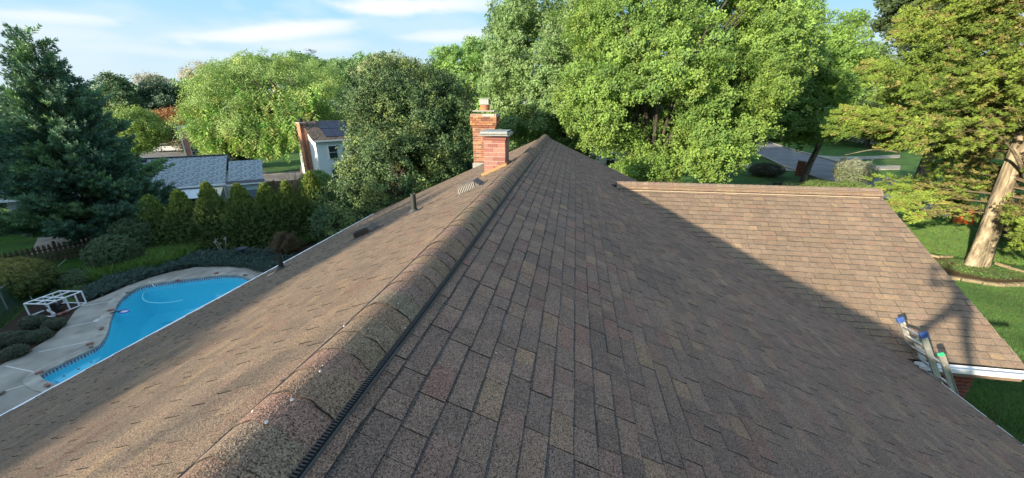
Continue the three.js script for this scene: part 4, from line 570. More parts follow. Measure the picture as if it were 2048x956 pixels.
  { const b = onY(489, 520, -1), t = thing('bird_bath', 'dark bird bath in the juniper by the hedge', 'bird bath', b), m = std(lin(.06, .075, .11), .5, { map: rep(Tnoise, 4) }); const prof = [[.18, 0], [.2, .04], [.09, .1], [.065, .4], [.08, .62], [.12, .66]].map(([x, y]) => new THREE.Vector2(x, y)), bowl = [[.02, .66], [.2, .69], [.3, .75], [.33, .78], [.3, .77], [.18, .715], [.01, .7]].map(([x, y]) => new THREE.Vector2(x, y)); obj('pedestal', new THREE.LatheGeometry(prof, 18), m, t); obj('bowl', new THREE.LatheGeometry(bowl, 24), m, t); }
  { const b = onY(262, 470, -.93), t = thing('patio_table', 'white patio table glimpsed past the dark conifer', 'table', b); obj('tabletop', new THREE.CylinderGeometry(.6, .6, .03, 24).translate(0, .72, 0), M.white, t); for (let i = 0; i < 4; i++) obj('leg', limb([V3(Math.cos(i * 1.57) * .45, 0, Math.sin(i * 1.57) * .45), V3(Math.cos(i * 1.57) * .36, .4, Math.sin(i * 1.57) * .36), V3(Math.cos(i * 1.57) * .4, .71, Math.sin(i * 1.57) * .4)], .025, .02, 6, 4), M.white, t); }
}

// ---------------------------------------------------------------- neighbours on the left
const blueM = std(lin(.55, .64, .72), .7);
function win(parent, root, c, right, up, w, h, opt = {}) { // framed window standing proud of a wall, c centre on the wall face
  const n = V3().crossVectors(right, up).normalize(), fr = [], W = (g, m, nm, p) => (p === root ? wobj(nm, g, m, root) : obj(nm, g, m, p));
  const mat4 = new THREE.Matrix4().makeBasis(right, up, n), pl = (g, x, y, z) => g.translate(x, y, z).applyMatrix4(mat4).translate(c.x, c.y, c.z), f = opt.f ?? .07;
  for (const s of [-1, 1]) { fr.push(pl(new THREE.BoxGeometry(f, h + 2 * f, .06), s * (w / 2 + f / 2), 0, .03)); fr.push(pl(new THREE.BoxGeometry(w, f, .06), 0, s * (h / 2 + f / 2), .03)); }
  const o = W(fr, opt.frame ?? M.white, 'window', parent); obj('pane', pl(new THREE.BoxGeometry(w, h, .02), 0, 0, .012), opt.glass ?? M.glass, o); if (opt.mid) obj('sash', [pl(new THREE.BoxGeometry(w, .05, .03), 0, 0, .03), ...(opt.grid ? [pl(new THREE.BoxGeometry(.025, h, .02), -w / 6, 0, .03), pl(new THREE.BoxGeometry(.025, h, .02), w / 6, 0, .03), pl(new THREE.BoxGeometry(w, .025, .02), 0, h / 4, .03), pl(new THREE.BoxGeometry(w, .025, .02), 0, -h / 4, .03)] : [])], opt.frame ?? M.white, o); return o;
}
{
  const O = V3(-27.9, -1, -27.4), U = V3(.797, 0, -.605).normalize(), Vv = V3(-.605, 0, -.797).normalize(), t = thing('grey_roof_house', 'low pale house with weathered grey shingle roof and white awning behind the hedge', 'house', O), Y = V3(0, 1, 0);
  const P = (u, y, v) => O.clone().addScaledVector(U, u).addScaledVector(Vv, v).add(V3(0, y, 0));
  const rm = std(lin(.7, .78, .85), .95, { map: rep(TgrayRoof, 1.0), bumpMap: rep(TgrayRoof, 1.0), bumpScale: .01 }), rm2 = std(lin(.2, .2, .215), .95, { map: rep(TgrayRoof, .55) });
  const slope = (u0, u1, y0, v0, y1, v1, th = .12) => { const g = new GB(), a = P(u0, y0, v0), b = P(u1, y0, v0), c = P(u1, y1, v1), d = P(u0, y1, v1), l = Math.hypot(y1 - y0, v1 - v0), dn = V3(0, -th, 0), q = (A, B, C, D, w, h) => g.quad(A, B, C, D, [u0, 0], [u0 + w, 0], [u0 + w, h], [u0, h], [1, 1, 1]); q(a, b, c, d, u1 - u0, l); const [a2, b2, c2, d2] = [a, b, c, d].map((p) => p.clone().add(dn)); q(a2, d2, c2, b2, l, u1 - u0); q(a, a2, b2, b, u1 - u0, th); q(b, b2, c2, c, l, th); q(c, c2, d2, d, 1, th); q(d, d2, a2, a, l, th); return clean(g.geo()); };
  // main block
  const H = (w, h, d, u, y, v) => { const g = new THREE.BoxGeometry(w, h, d); const m = new THREE.Matrix4().makeBasis(U, Y, Vv.clone().negate()); g.applyMatrix4(m); const p = P(u, y, v); return g.translate(p.x, p.y, p.z); };
  const roof = wobj('roof', [slope(-13, .15, 2.7, -.15, 4.62, 4.2), slope(-13, .15, 2.7, 8.5, 4.62, 4.2)], rm, t); obj('ridge_line', [beam(P(-13, 4.66, 4.2), P(.1, 4.66, 4.2), .3, .05)], rm2, roof); obj('roof_vent', [H(.4, .18, .35, -5.6, 4.5, 3.75)], M.darkMetal, roof);
  const siding = std(lin(.5, .54, .58), .8); wobj('wall', [H(12.4, 2.6, 7.6, -6.4, 1.3, 4.2)], siding, t);
  { const g = []; for (let y = .1; y < 2.6; y += .2) g.push(H(12.44, .012, 7.64, -6.4, y, 4.2)); wobj('siding', g, std(lin(.42, .46, .5), .8), t); }
  wobj('gutter', [beam(P(-13, 2.66, -.2), P(.2, 2.66, -.2), .12, .13), beam(P(.05, 2.6, -.14), P(.05, .2, -.02), .07, .07)], M.whiteTrim, t);
  // awning of ribbed panels on posts
  for (let i = 0; i < 11; i++) { const u0 = -7.9 + i * .72; wobj('awning_panel', [slope(u0, u0 + .7, 2.12, -2.3, 2.5, -.2, .03)], i < 10 ? std(lin(.62, .68, .72), .5) : std(lin(.66, .58, .42), .5), t); }
  wobj('awning_beam', [beam(P(-8, 2.04, -2.25), P(.05, 2.04, -2.25), .08, .13)], M.darkMetal, t); for (const u of [-7.8, -5, -2.4, -.1]) wobj('awning_post', beam(P(u, 0, -2.2), P(u, 2, -2.2), .08, .08), M.white, t);
  const gl = std(lin(.05, .07, .09), .1); win(t, t, P(-1.9, 1.35, .385), U, Y, 1.1, 1.5, { mid: 1, grid: 1, glass: gl }); win(t, t, P(-3.3, 1.35, .385), U, Y, 1.1, 1.5, { mid: 1, glass: gl }); win(t, t, P(-6, 1.7, .385), U, Y, .35, .45, { glass: gl }); win(t, t, P(-4.8, 1.8, .385), U, Y, .3, .5, { glass: gl });
  wobj('low_wall', [H(1.5, .75, .2, -2, .35, -2.0)], M.white, t);
  // small shed block joined on the right
  const s = thing('small_shed', 'small pale blue shed with grey door beside the grey roofed house', 'shed', P(1.7, 0, 1.6));
  wobj('roof', [slope(.3, 2.85, 2.78, .55, 4.15, 3.2)], rm, s); wobj('porch_roof', [slope(.2, 2.95, 2.58, -.12, 2.78, .54)], std(lin(.06, .06, .07), .7), s);
  wobj('wall', [H(1.75, 2.45, 2.4, 1.85, 1.22, 1.25), H(.12, 2.45, 2.8, 2.68, 1.22, 1.6)], blueM, s); wobj('gutter', beam(P(.2, 2.55, -.16), P(2.98, 2.55, -.16), .1, .1), M.whiteTrim, s);
  wobj('corner_board', beam(P(2.72, 0, .02), P(2.72, 2.5, .02), .12, .12), M.whiteTrim, s); { const d = wobj('door', [H(.85, 1.9, .06, 1.95, 1.05, .03)], std(lin(.16, .19, .26), .6), s); obj('handle', new THREE.SphereGeometry(.04, 8, 6).translate(...P(2.28, 1, -.03).toArray()), M.edgeMetal, d); }
  const gate = thing('side_gate', 'blue grey slatted gate between the shed and the awning', 'gate', P(.55, 0, .1)); for (let i = 0; i < 7; i++) wobj('slat', beam(P(.25 + i * .12, .05, .1), P(.25 + i * .12, 1.55, .1), .1, .025), std(lin(.14, .17, .23), .7), gate); wobj('brace', beam(P(.25, 1.4, .05), P(1, .6, .05), .04, .09), std(lin(.3, .36, .46), .7), gate);
}
{ // pale blue two-storey house with exterior chimney
  const O = at(638, 330, 42); O.y = -1; const U = V3(.62, 0, -.785).normalize(), W = V3(-.785, 0, -.62).normalize(), Y = V3(0, 1, 0), t = thing('pale_blue_house', 'white and pale blue house with solar panel and tall brick chimney behind the holly', 'house', O), P = (u, y, v) => O.clone().addScaledVector(U, u).addScaledVector(W, v).add(V3(0, y, 0));
  const H = (w, h, d, u, y, v) => { const g = new THREE.BoxGeometry(w, h, d).applyMatrix4(new THREE.Matrix4().makeBasis(U, Y, W.clone().negate())); const p = P(u, y, v); return g.translate(p.x, p.y, p.z); };
  const ey = 5.15, ry = 7.05, dp = 7, sh = new THREE.Shape([[0, 0], [dp, 0], [dp, ey], [dp / 2, ry], [0, ey]].map(([x, y]) => new THREE.Vector2(x, y)));
  const g = new THREE.ExtrudeGeometry(sh, { depth: 9, bevelEnabled: false }).applyMatrix4(new THREE.Matrix4().makeBasis(W, Y, U)).translate(O.x, O.y, O.z); wobj('wall', g, std(lin(.7, .74, .78), .7), t);
  { const b = []; for (let y = .2; y < ey; y += .22) b.push(H(9.02, .02, .03, 4.52, y, -.005)); wobj('siding', b, std(lin(.6, .66, .72), .7), t); }
  const roofS = (v0, y0, v1, y1) => { const q = new GB(), a = P(-.25, y0, v0), b = P(9.2, y0, v0), c = P(9.2, y1, v1), d = P(-.25, y1, v1), dn = V3(0, -.14, 0); q.quad(a, b, c, d, [0, 0], [9, 0], [9, 4], [0, 4], [1, 1, 1]); const [a2, b2, c2, d2] = [a, b, c, d].map((p) => p.clone().add(dn)); q.quad(a2, b2, c2, d2, [0, 0], [9, 0], [9, 4], [0, 4], [1, 1, 1]); q.quad(a, b, b2, a2, [0, 0], [9, 0], [9, .1], [0, .1], [1, 1, 1]); q.quad(a, d, d2, a2, [0, 0], [4, 0], [4, .1], [0, .1], [1, 1, 1]); return clean(q.geo()); };
  const roof = wobj('roof', [roofS(-.3, ey + .08, dp / 2, ry + .12), roofS(dp + .3, ey + .08, dp / 2, ry + .12)], std(lin(.25, .185, .15), .95, { map: rep(TgrayRoof, .5) }), t);
  const panelAt = (u0, u1, a, b) => { const f = (u, s) => P(u, lerp(ey + .08, ry + .12, s) + .06, lerp(-.3, dp / 2, s)); const q = new GB(); q.quad(f(u0, a), f(u1, a), f(u1, b), f(u0, b), [0, 0], [1, 0], [1, 1], [0, 1], [1, 1, 1]); const dn = (p) => p.clone().add(V3(0, -.05, 0)); q.quad(f(u0, a), f(u1, a), dn(f(u1, a)), dn(f(u0, a)), [0, 0], [1, 0], [1, 1], [0, 1], [1, 1, 1]); q.quad(f(u0, a), f(u0, b), dn(f(u0, b)), dn(f(u0, a)), [0, 0], [1, 0], [1, 1], [0, 1], [1, 1, 1]); return clean(q.geo()); };
  for (let i = 0; i < 3; i++) for (const k of [0, 1]) obj('solar_panel', panelAt(1.3 + i * 1.05, 2.32 + i * 1.05, .16 + k * .41, .55 + k * .41), std(lin(.012, .014, .035), .18), roof);
  wobj('gutter', [beam(P(-.25, ey + .02, -.36), P(9.2, ey + .02, -.36), .13, .13), beam(P(.1, ey, -.1), P(.1, .2, -.1), .08, .08)], M.whiteTrim, t); wobj('corner_board', [beam(P(0, 0, -.03), P(0, ey, -.03), .14, .14)], M.whiteTrim, t);
  win(t, t, P(1.7, 3.9, -.02), U, Y, .85, 1.35, { mid: 1, f: .1 }); win(t, t, P(5, 3.9, -.02), U, Y, .85, 1.35, { mid: 1, f: .1 }); win(t, t, P(1.7, 1.3, -.02), U, Y, .85, 1.35, { mid: 1, f: .1 });
  const c = wobj('chimney', [H(.62, 7.0, 1.15, -.32, 3.5, dp / 2 - .6)], std(lin(.34, .17, .11), .95, { map: rep(Tnoise, 2) }), t); { const gs = [], R = rng(44); for (let y = .1, r = 0; y < 6.95; y += .16, r++) for (let k = 0; k < 3; k++) gs.push(H(.03, .12, .36, -.638, y, dp / 2 - 1 + k * .4 + (r % 2) * .1 - .05), H(.27, .12, .03, -.48 + (k % 2) * .3, y, dp / 2 - 1.19)); obj('bricks', gs, std(lin(.42, .2, .13), .95), c).userData.kind = 'stuff'; }
  obj('flue', [H(.3, .5, .3, -.3, 7.25, dp / 2 - .6)], M.darkMetal, c); obj('chimney_cap', [H(.72, .1, 1.25, -.32, 7.02, dp / 2 - .6)], M.mortar, c);
}
{ // brick house glimpsed behind the big pale green tree
  const O = at(405, 322, 66); O.y = -1; const t = thing('far_brick_house', 'red brick house with white trim glimpsed left of the spreading pale green tree', 'house', O), U = V3(.8, 0, -.6), W = V3(-.6, 0, -.8), Y = V3(0, 1, 0), P = (u, y, v) => O.clone().addScaledVector(U, u).addScaledVector(W, v).add(V3(0, y, 0)), H = (w, h, d, u, y, v) => { const g = new THREE.BoxGeometry(w, h, d).applyMatrix4(new THREE.Matrix4().makeBasis(U, Y, W.clone().negate())); const p = P(u, y, v); return g.translate(p.x, p.y, p.z); };
  wobj('wall', H(11, 5.2, 7, 3.5, 2.6, 3.5), std(lin(.4, .2, .15), .9, { map: rep(Tnoise, .6) }), t); wobj('trim', [H(11.3, .3, 7.3, 3.5, 5.3, 3.5), H(.2, 5.2, .1, -2, 2.6, -.05)], M.white, t); wobj('roof', new THREE.CylinderGeometry(.3, 5.2, 2.2, 4, 1).rotateY(Math.PI / 4).scale(1.15, 1, .75).applyMatrix4(new THREE.Matrix4().makeBasis(U, Y, W.clone().negate())).translate(...P(3.5, 6.5, 3.5).toArray()), M.brownTrim, t);
  for (const u of [-.6, 2, 5]) { win(t, t, P(u, 3.9, -.01), U, Y, 1, 1.4, { mid: 1 }); win(t, t, P(u, 1.4, -.01), U, Y, 1, 1.4, { mid: 1 }); }
}
function car(name, label, p, turn, paint, group) {
  const t = thing(name, label, 'car', p, group); t.rotation.y = turn; const glass = std(lin(.02, .025, .03), .08), tyre = std(lin(.015, .015, .016), .85);
  const side = (pts, w, m, nm, bev = .05) => { const g = new THREE.ExtrudeGeometry(new THREE.Shape(pts.map(([x, y]) => new THREE.Vector2(x, y))), { depth: w - 2 * bev, bevelEnabled: true, bevelSize: bev, bevelThickness: bev, bevelSegments: 2 }).translate(0, 0, -(w - 2 * bev) / 2); return obj(nm, g, m, t); };
  const body = side([[-2.2, .35], [2.15, .35], [2.25, .6], [2.15, .85], [1.25, .98], [.55, 1.05], [-1.85, 1.08], [-2.25, .95]], 1.8, paint, 'body', .08); side([[-1.75, 1.05], [.95, 1.0], [.2, 1.48], [-1.1, 1.5]], 1.5, glass, 'windows', .06); side([[-1.1, 1.46], [.15, 1.44], [.1, 1.54], [-1.05, 1.56]], 1.46, paint, 'roof', .04);
  for (const [x, z] of [[1.35, .82], [1.35, -.82], [-1.4, .82], [-1.4, -.82]]) { const w = obj('wheel', new THREE.TorusGeometry(.25, .095, 8, 20).translate(x, .33, z), tyre, t); obj('rim', new THREE.CylinderGeometry(.2, .2, .12, 14).rotateX(Math.PI / 2).translate(x, .33, z), M.galv, w); }
  for (const s of [-.62, .62]) { obj('headlight', new RoundedBoxGeometry(.12, .14, .34, 2, .04).translate(2.2, .72, s), M.white, t); obj('tail_light', new RoundedBoxGeometry(.1, .16, .32, 2, .04).translate(-2.27, .85, s), std(lin(.4, .02, .02), .3), t); }
  return t;
}
{
  const lp = (l) => l.map(([a, b]) => xz(onY(a, b, -.96)));
  struct('road', sheet(ribbon(smoothLoop([...[[760, 344]].map((q) => xz(onY(...q, -.96))), ...lp([[625, 349], [560, 353], [480, 350]]), xz(onY(420, 332, -.96)), xz(onY(352, 316, -.96)), xz(onY(318, 306, -.96)), xz(onY(345, 293, -.96)), xz(onY(420, 283, -.96))], 60, false), 6.5, 0), -.955), M.asphalt);
  struct('pavement', sheet(lp([[518, 349], [570, 344], [640, 338], [640, 340.5], [570, 346.8], [518, 352.5]]), -.945), M.walk);
  struct('driveway', sheet(lp([[300, 290], [360, 289], [365, 293], [305, 294]]), -.94), M.walk);
  car('parked_car', 'small white car parked on the far road beyond the grey roof', onY(342, 303, -.95), .55, std(lin(.75, .76, .78), .25));
}
// ---------------------------------------------------------------- trees: left side
const G = { // leaf greens
  maple1: [.12, .245, .03], maple2: [.2, .34, .05], pale1: [.15, .27, .06], pale2: [.24, .37, .08], deep1: [.035, .075, .028], deep2: [.065, .12, .035], mid1: [.07, .14, .035], mid2: [.12, .2, .05],
};
{
  const b = onY(216, 490, -1);
  conifer('dark_conifer', 'tall dark green conifer with drooping feathery boughs behind the picket fence', b, { seed: 200, h: 12.5, r0: .34, low: .9, levels: 30, nb: 9, prof: (t) => t < .12 ? lerp(2.6, 3.6, t / .12) : 3.9 * Math.pow(Math.max(0, 1 - (t - .12) / .88), 1.12) + .1, up0: .12, up1: .8, curl: .1, dens: 15, size: .8, sprig: 'plume', c1: [.06, .14, .085], c2: [.12, .235, .125], patch: [[.15, .27, .1], .16], wild: .8, thick: .7, spread: 1.7, bare: .1, lift: .18 });
  const b2 = onY(40, 470, -1);
  conifer('dark_conifer', 'second dark conifer cut by the left edge of the photo', b2.add(V3(-6.5, 0, -1)), { seed: 201, h: 11.5, r0: .3, low: 1.2, levels: 24, nb: 8, prof: (t) => 5.2 * Math.pow(1 - t * .97, .75), up0: .1, up1: .6, curl: .1, dens: 10, size: .95, sprig: 'plume', c1: [.05, .115, .072], c2: [.085, .17, .1], thick: .5, spread: 1.7, lift: .15 });
}
{ // holly
  const b = at(800, 380, 24); b.y = -1; const e = EL(b);
  tree('holly_tree', 'large dense dark glossy evergreen behind the left roof slope', b, { seed: 210, ells: [e(812, 240, 24, 112, 108, 3.6), e(812, 340, 23, 124, 102, 4), e(738, 415, 22.5, 72, 70, 3), e(855, 265, 23.5, 80, 95, 3), e(775, 190, 24, 54, 50, 2.2), e(845, 180, 24, 54, 44, 2.2), e(690, 440, 23, 30, 50, 2), e(915, 290, 22.5, 34, 85, 1.8), e(895, 215, 23.5, 42, 60, 2)], clumps: 640, per: 26, cr: .7, flat: .85, inner: .74, gap: .1, size: .5, sprig: 'holly', c1: [.05, .1, .038], c2: [.095, .16, .055], patch: [[.17, .23, .07], .12], mat: LMgloss, trunkH: 4, trunkR: .3 });
}
{ // spreading pale tree with weeping skirts
  const b = onY(612, 353, -1), e = EL(b), d = projX(b)[2];
  const t = tree('spreading_tree', 'broad pale green tree with weeping skirts and forked trunk left of the blue house', b, { seed: 220, ells: [e(470, 205, d - 2, 88, 70, 5), e(555, 165, d, 100, 52, 6), e(640, 185, d, 70, 60, 4.5), e(425, 255, d - 3, 50, 55, 3.5), e(520, 240, d - 4, 90, 50, 4), e(590, 220, d - 2, 60, 40, 4), e(455, 150, d, 45, 32, 3), e(660, 225, d + 2, 45, 40, 3)], clumps: 330, per: 16, cr: 1.15, inner: .5, gap: .24, size: 1.2, sprig: 'fine', c1: [.22, .36, .08], c2: [.36, .5, .13], patch: [[.45, .55, .16], .15], trunkH: 5, trunkR: .52, lean: [.6, 0], nl: 26, weepy: 1 });
  const R = rng(221), L = new Leaves(); const hang = [[470, 292, 60, 18], [520, 300, 45, 14], [550, 282, 40, 18], [430, 280, 40, 24], [490, 260, 90, 30], [540, 245, 90, 40], [400, 270, 22, 25]];
  for (let i = 0; i < 1700; i++) { const [x, y, rx, ry] = hang[Math.floor(R() * hang.length)]; const p = at(x + (R() * 2 - 1) * rx, y - 36 + (R() * 2 - 1) * ry, d - 6 + R() * 6).sub(b); const c = mix3([.22, .37, .07], [.37, .52, .11], R()).map((q) => q * (.75 + .5 * R())); L.facing(p, V3((R() - .5) * .3, 1, (R() - .5) * .3).normalize(), 1.5 + R() * 1.3, c, R); }
  L.mesh('hanging_leaves', SP.weep, LM, t);
}
// distant and middle trees: [name, label, x, base y, depth, lobes [px, py, rx, ry], colours, sprig, clumps, seed]
const far = [
  ['round_tree', 'dark green rounded tree just right of the conifer top', 235, 285, 80, [[232, 190, 42, 38], [215, 225, 45, 40], [262, 225, 36, 40]], [.045, .1, .03], [.09, .16, .045], 'small', 110, 1],
  ['evergreen_tree', 'dark broad evergreen with a bare twiggy top beside it', 325, 280, 84, [[322, 195, 36, 34], [300, 225, 40, 38], [350, 230, 42, 34]], [.03, .07, .035], [.06, .11, .05], 'small', 120, 2],
  ['lime_tree', 'small yellow green tree above the far road', 272, 305, 62, [[268, 250, 48, 34], [245, 262, 30, 24], [300, 262, 28, 24], [272, 285, 44, 16]], [.13, .21, .035], [.22, .29, .05], 'fine', 110, 3],
  ['red_tree', 'low orange red leafed tree by the far road', 345, 292, 76, [[335, 238, 30, 13], [352, 250, 26, 12]], [.3, .12, .03], [.24, .15, .045], 'fine', 44, 4],
  ['low_tree', 'low dark tree behind the parked white car', 370, 300, 72, [[345, 268, 34, 15], [380, 285, 25, 16]], [.06, .09, .035], [.11, .1, .05], 'fine', 46, 5],
  ['round_tree', 'light green tree left of the bare crowned one', 385, 290, 90, [[388, 185, 34, 28], [372, 208, 26, 30], [402, 215, 40, 34]], [.1, .19, .05], [.17, .25, .07], 'small', 90, 6],
  ['pale_tree', 'pale tree with sparse new leaves rising behind the spreading tree', 408, 290, 96, [[405, 150, 34, 26], [415, 185, 30, 24]], [.3, .28, .17], [.36, .33, .2], 'fine', 48, 7],
  ['tall_tree', 'green tree showing over the left of the spreading tree', 500, 290, 88, [[505, 145, 60, 28], [470, 170, 50, 30]], [.11, .2, .05], [.18, .27, .06], 'small', 100, 8],
  ['tall_tree', 'green tree behind the middle of the spreading tree', 605, 290, 90, [[590, 138, 58, 24], [640, 160, 44, 34]], [.1, .19, .045], [.17, .26, .06], 'small', 100, 9],
  ['tall_tree', 'light green tree showing between the spreading tree and the holly', 690, 290, 84, [[680, 150, 46, 32], [715, 190, 40, 60], [735, 140, 36, 24]], [.1, .2, .06], [.17, .26, .09], 'small', 120, 10],
  ['pale_tree', 'pale tree peeking over the top of the dark holly', 790, 300, 80, [[790, 130, 46, 20], [760, 150, 40, 30]], [.2, .25, .12], [.28, .3, .15], 'fine', 60, 11],
  ['tall_tree', 'yellow green tree between the holly and the chimney', 930, 310, 62, [[920, 160, 50, 55], [965, 200, 45, 80], [900, 125, 40, 28], [975, 280, 40, 60]], [.13, .24, .05], [.2, .31, .07], 'small', 170, 12],
  ['tall_tree', 'light tree rising above the far right of the holly', 960, 320, 75, [[960, 110, 50, 30], [985, 160, 50, 60]], [.12, .22, .05], [.19, .29, .07], 'small', 90, 13],
  ['shrubby_tree', 'green shrubs along the road left of the far brick house', 455, 322, 56, [[450, 292, 32, 26], [478, 308, 26, 20], [432, 305, 22, 16]], [.07, .14, .03], [.13, .21, .04], 'small', 60, 14],
  ['dark_spruce', 'dark evergreen beside the trunk under the spreading tree', 480, 330, 50, [[480, 305, 24, 24], [470, 285, 16, 20]], [.02, .045, .02], [.04, .07, .03], 'small', 40, 15],
  ['dark_row', 'dark trees closing the end of the left road', 200, 300, 110, [[180, 245, 60, 40], [140, 235, 50, 50], [100, 240, 60, 60]], [.04, .085, .03], [.07, .13, .04], 'small', 110, 16],
  ['bare_tree', 'bare twiggy tree top above the dark evergreen', 318, 290, 92, [[305, 168, 26, 14]], [.24, .23, .17], [.28, .26, .18], 'fine', 14, 17],
];
for (const [nm, lab, x, y, d, lobes, c1, c2, sp, cl, s] of far) {
  const b = at(x, y, d); b.y = GY(b.x, b.z); const e = EL(b), k = d / 80, br = (c) => c.map((q) => q * 1.6);
  tree(nm, lab, b, { seed: 230 + s, ells: lobes.map(([px, py, rx, ry]) => e(px, py, d, rx, ry, Math.max(2, rx * d / FL * .8))), clumps: cl, per: 14, cr: 1.5 * k, inner: .45, gap: .22, size: 1.9 * k * (sp === 'fine' ? 1.05 : 1), sprig: sp, c1: br(c1), c2: br(c2), trunkH: Math.max(1, (GY(b.x, b.z), at(x, lobes[0][1] + lobes[0][3], d).y - b.y)), trunkR: .3, nl: sp === 'fine' ? 18 : 8 });
}
for (const [x, h, k] of [[667, 120, 0]]) { const b = at(650, 290, 105); b.y = -1; conifer('spruce', 'thin dark spruce tip above the far trees', b, { seed: 260, h: at(652, 108, 105).y + 1, r0: .2, low: 8, levels: 20, nb: 6, prof: (t) => 3 * (1 - t) + .25, up0: 0, up1: .3, curl: .1, dens: 3, size: 1.3, c1: [.02, .045, .03], c2: [.04, .07, .04] }); }
// the tree belts that close the view, too far to count
{
  const belt = (name, label, az0, az1, d0, d1, hgt, n, c1, c2, seed) => { const R = rng(seed), L = new Leaves(); for (let i = 0; i < n; i++) { const az = lerp(az0, az1, R()), d = lerp(d0, d1, R()), x = Math.sin(az) * d, z = -Math.cos(az) * d, tr = Math.floor(az * 40), h = hgt * (.65 + .5 * hash(tr, 3, seed)) * Math.sqrt(Math.max(.05, 1 - Math.pow(Math.abs((az * 40 - tr) * 2 - 1), 2.6))); const cc = mix3(c1, c2, hash(tr, 5, seed)).map((q) => q * (.7 + .6 * R())); L.facing(V3(x, GY(x, z) + h * Math.pow(R(), .7), z), V3(R() - .5, .8, R()).normalize(), 3.6 * (.7 + .6 * R()), cc, R); } tag(L.mesh(name, SP.small, LM, scene), label, 'trees', null, 'stuff'); };
  belt('woods', 'far belt of trees across the left horizon', -1.25, -.1, 120, 150, 11.5, 7000, [.1, .19, .07], [.18, .28, .1], 270);
  belt('woods', 'far belt of trees behind the front street on the right', -.1, 1.1, 95, 125, 16, 8000, [.05, .11, .03], [.1, .18, .05], 271);
}
// ---------------------------------------------------------------- trees: front side
{
  const b = at(1283, 372, 24); b.y = 1.2; const e = EL(b);
  tree('maple_tree', 'huge bright green maple spreading behind the roof wing', b, { seed: 300, ells: [e(1335, 150, 24, 175, 130, 5), e(1440, 215, 22.5, 115, 105, 3.6), e(1235, 215, 23, 85, 75, 3), e(1400, 295, 21.5, 85, 55, 2.6), e(1325, 290, 22, 62, 48, 2.4), e(1265, 45, 25, 140, 90, 5), e(1430, 20, 25, 130, 90, 5), e(1525, 110, 24, 95, 100, 4), e(1495, 185, 22.5, 58, 70, 2.6), e(1425, 322, 21, 34, 28, 1.5), e(1290, 335, 22.5, 60, 22, 1.6), e(1210, 275, 23, 40, 26, 1.4), e(1300, 215, 21.5, 62, 95, 2.2), e(1390, 160, 20.5, 80, 100, 2.2), e(1180, 190, 24, 60, 80, 2.4), e(1350, -60, 25, 190, 70, 5)], clumps: 1750, per: 16, cr: .74, flat: .65, inner: .35, gap: .3, size: .5, sprig: 'broad', c1: [.14, .27, .038], c2: [.27, .42, .07], patch: [[.26, .37, .06], .12], trunkH: 2.6, trunkR: .34, lean: [.5, 0], nl: 24, bark: M.barkDark });
}
{
  const b = at(1110, 330, 34); b.y = 1; const e = EL(b);
  tree('linden_tree', 'soft green tree rising behind the ridge beside the chimneys', b, { seed: 310, ells: [e(1080, 110, 34, 105, 110, 5), e(1130, 210, 33, 95, 85, 4.5), e(1030, 175, 35, 62, 90, 4), e(1050, 265, 34, 62, 55, 3.5), e(1140, 275, 33, 62, 38, 3), e(1120, 20, 35, 110, 70, 5), e(1030, 60, 36, 50, 55, 3.5)], clumps: 560, per: 18, cr: 1.1, flat: .65, inner: .45, gap: .24, size: .85, sprig: 'small', c1: [.16, .28, .075], c2: [.24, .38, .115], patch: [[.3, .42, .17], .15], trunkH: 3, trunkR: .4, nl: 20 });
}
{
  const b = onY(1605, 364, 1.5), d = projX(b)[2], e = EL(b);
  tree('street_tree', 'leafy green tree with bare grey trunk beside the brick mailbox', b, { seed: 320, ells: [e(1600, 175, d, 92, 70, 4), e(1640, 235, d - 1, 70, 38, 3), e(1545, 225, d, 55, 45, 3), e(1650, 110, d, 66, 62, 3.5), e(1695, 165, d + 1, 40, 60, 3), e(1590, 60, d + 3, 60, 50, 3), e(1685, 55, d + 2, 26, 26, 1.6), e(1612, 262, d - 2, 40, 22, 1.8)], clumps: 330, per: 18, cr: 1.0, flat: .6, inner: .4, gap: .3, size: .75, sprig: 'broad', c1: [.14, .28, .04], c2: [.23, .38, .06], trunkH: 3.2, trunkR: .27, lean: [.5, .1], nl: 22 });
}
{ // big old yellowing conifer with two-stemmed pale trunk
  const b = onY(1951, 531, 1.5), lean = [-.3, -.2];
  const t = conifer('cypress_tree', 'large yellow green conifer with browning sprays and thick pale trunk at the right', b, { seed: 330, h: 15, r0: .3, low: 2.3, clear: [-.75, .66, 2.7], clear2: [-.98, -.15, 2.6, 5.4], wild: 1.1, levels: 42, nb: 9, lean, prof: (t) => (t < .2 ? lerp(4.4, 5.0, t / .2) : 5.2 * Math.pow(1 - (t - .2) / .86, .42) + .2), up0: -.12, up1: .3, curl: -.02, dens: 22, size: .5, sprig: 'plume', c1: [.12, .2, .022], c2: [.22, .3, .04], patch: [[.25, .235, .06], .05], brown: [.18, .165, .05], thick: .95, spread: 1.8, bare: .1, bark: M.barkPale, limbM: std(lin(.16, .12, .075), .95), limbR: .007, skip: .04 });
  obj('trunk_stem', [limb([V3(-.17, -.2, .06), V3(-.16, 1.2, .02), V3(-.2, 2.6, -.05), V3(-.2, 5.5, -.2)], .31, .16, 10, 12, .3, 4), limb([V3(.2, -.2, -.05), V3(.14, 1.2, -.08), V3(.1, 2.7, -.15), V3(.15, 6, -.3)], .33, .17, 10, 12, .3, 5)], M.barkPale, t);
  // bare dead limbs reaching out below the foliage
  const r = (a, c, q, r0, s) => limb([a, a.clone().lerp(c, .5).add(V3(0, q, 0)), c], r0, .015, 6, 10, .2, s);
  obj('dead_limb', [r(at(1800, 305, 14.8).sub(b), at(1690, 310, 14).sub(b), .15, .03, 2), r(V3(.6, 3.5, 0), at(1960, 245, 12.6).sub(b), .3, .08, 4)], M.barkPale, t);
}
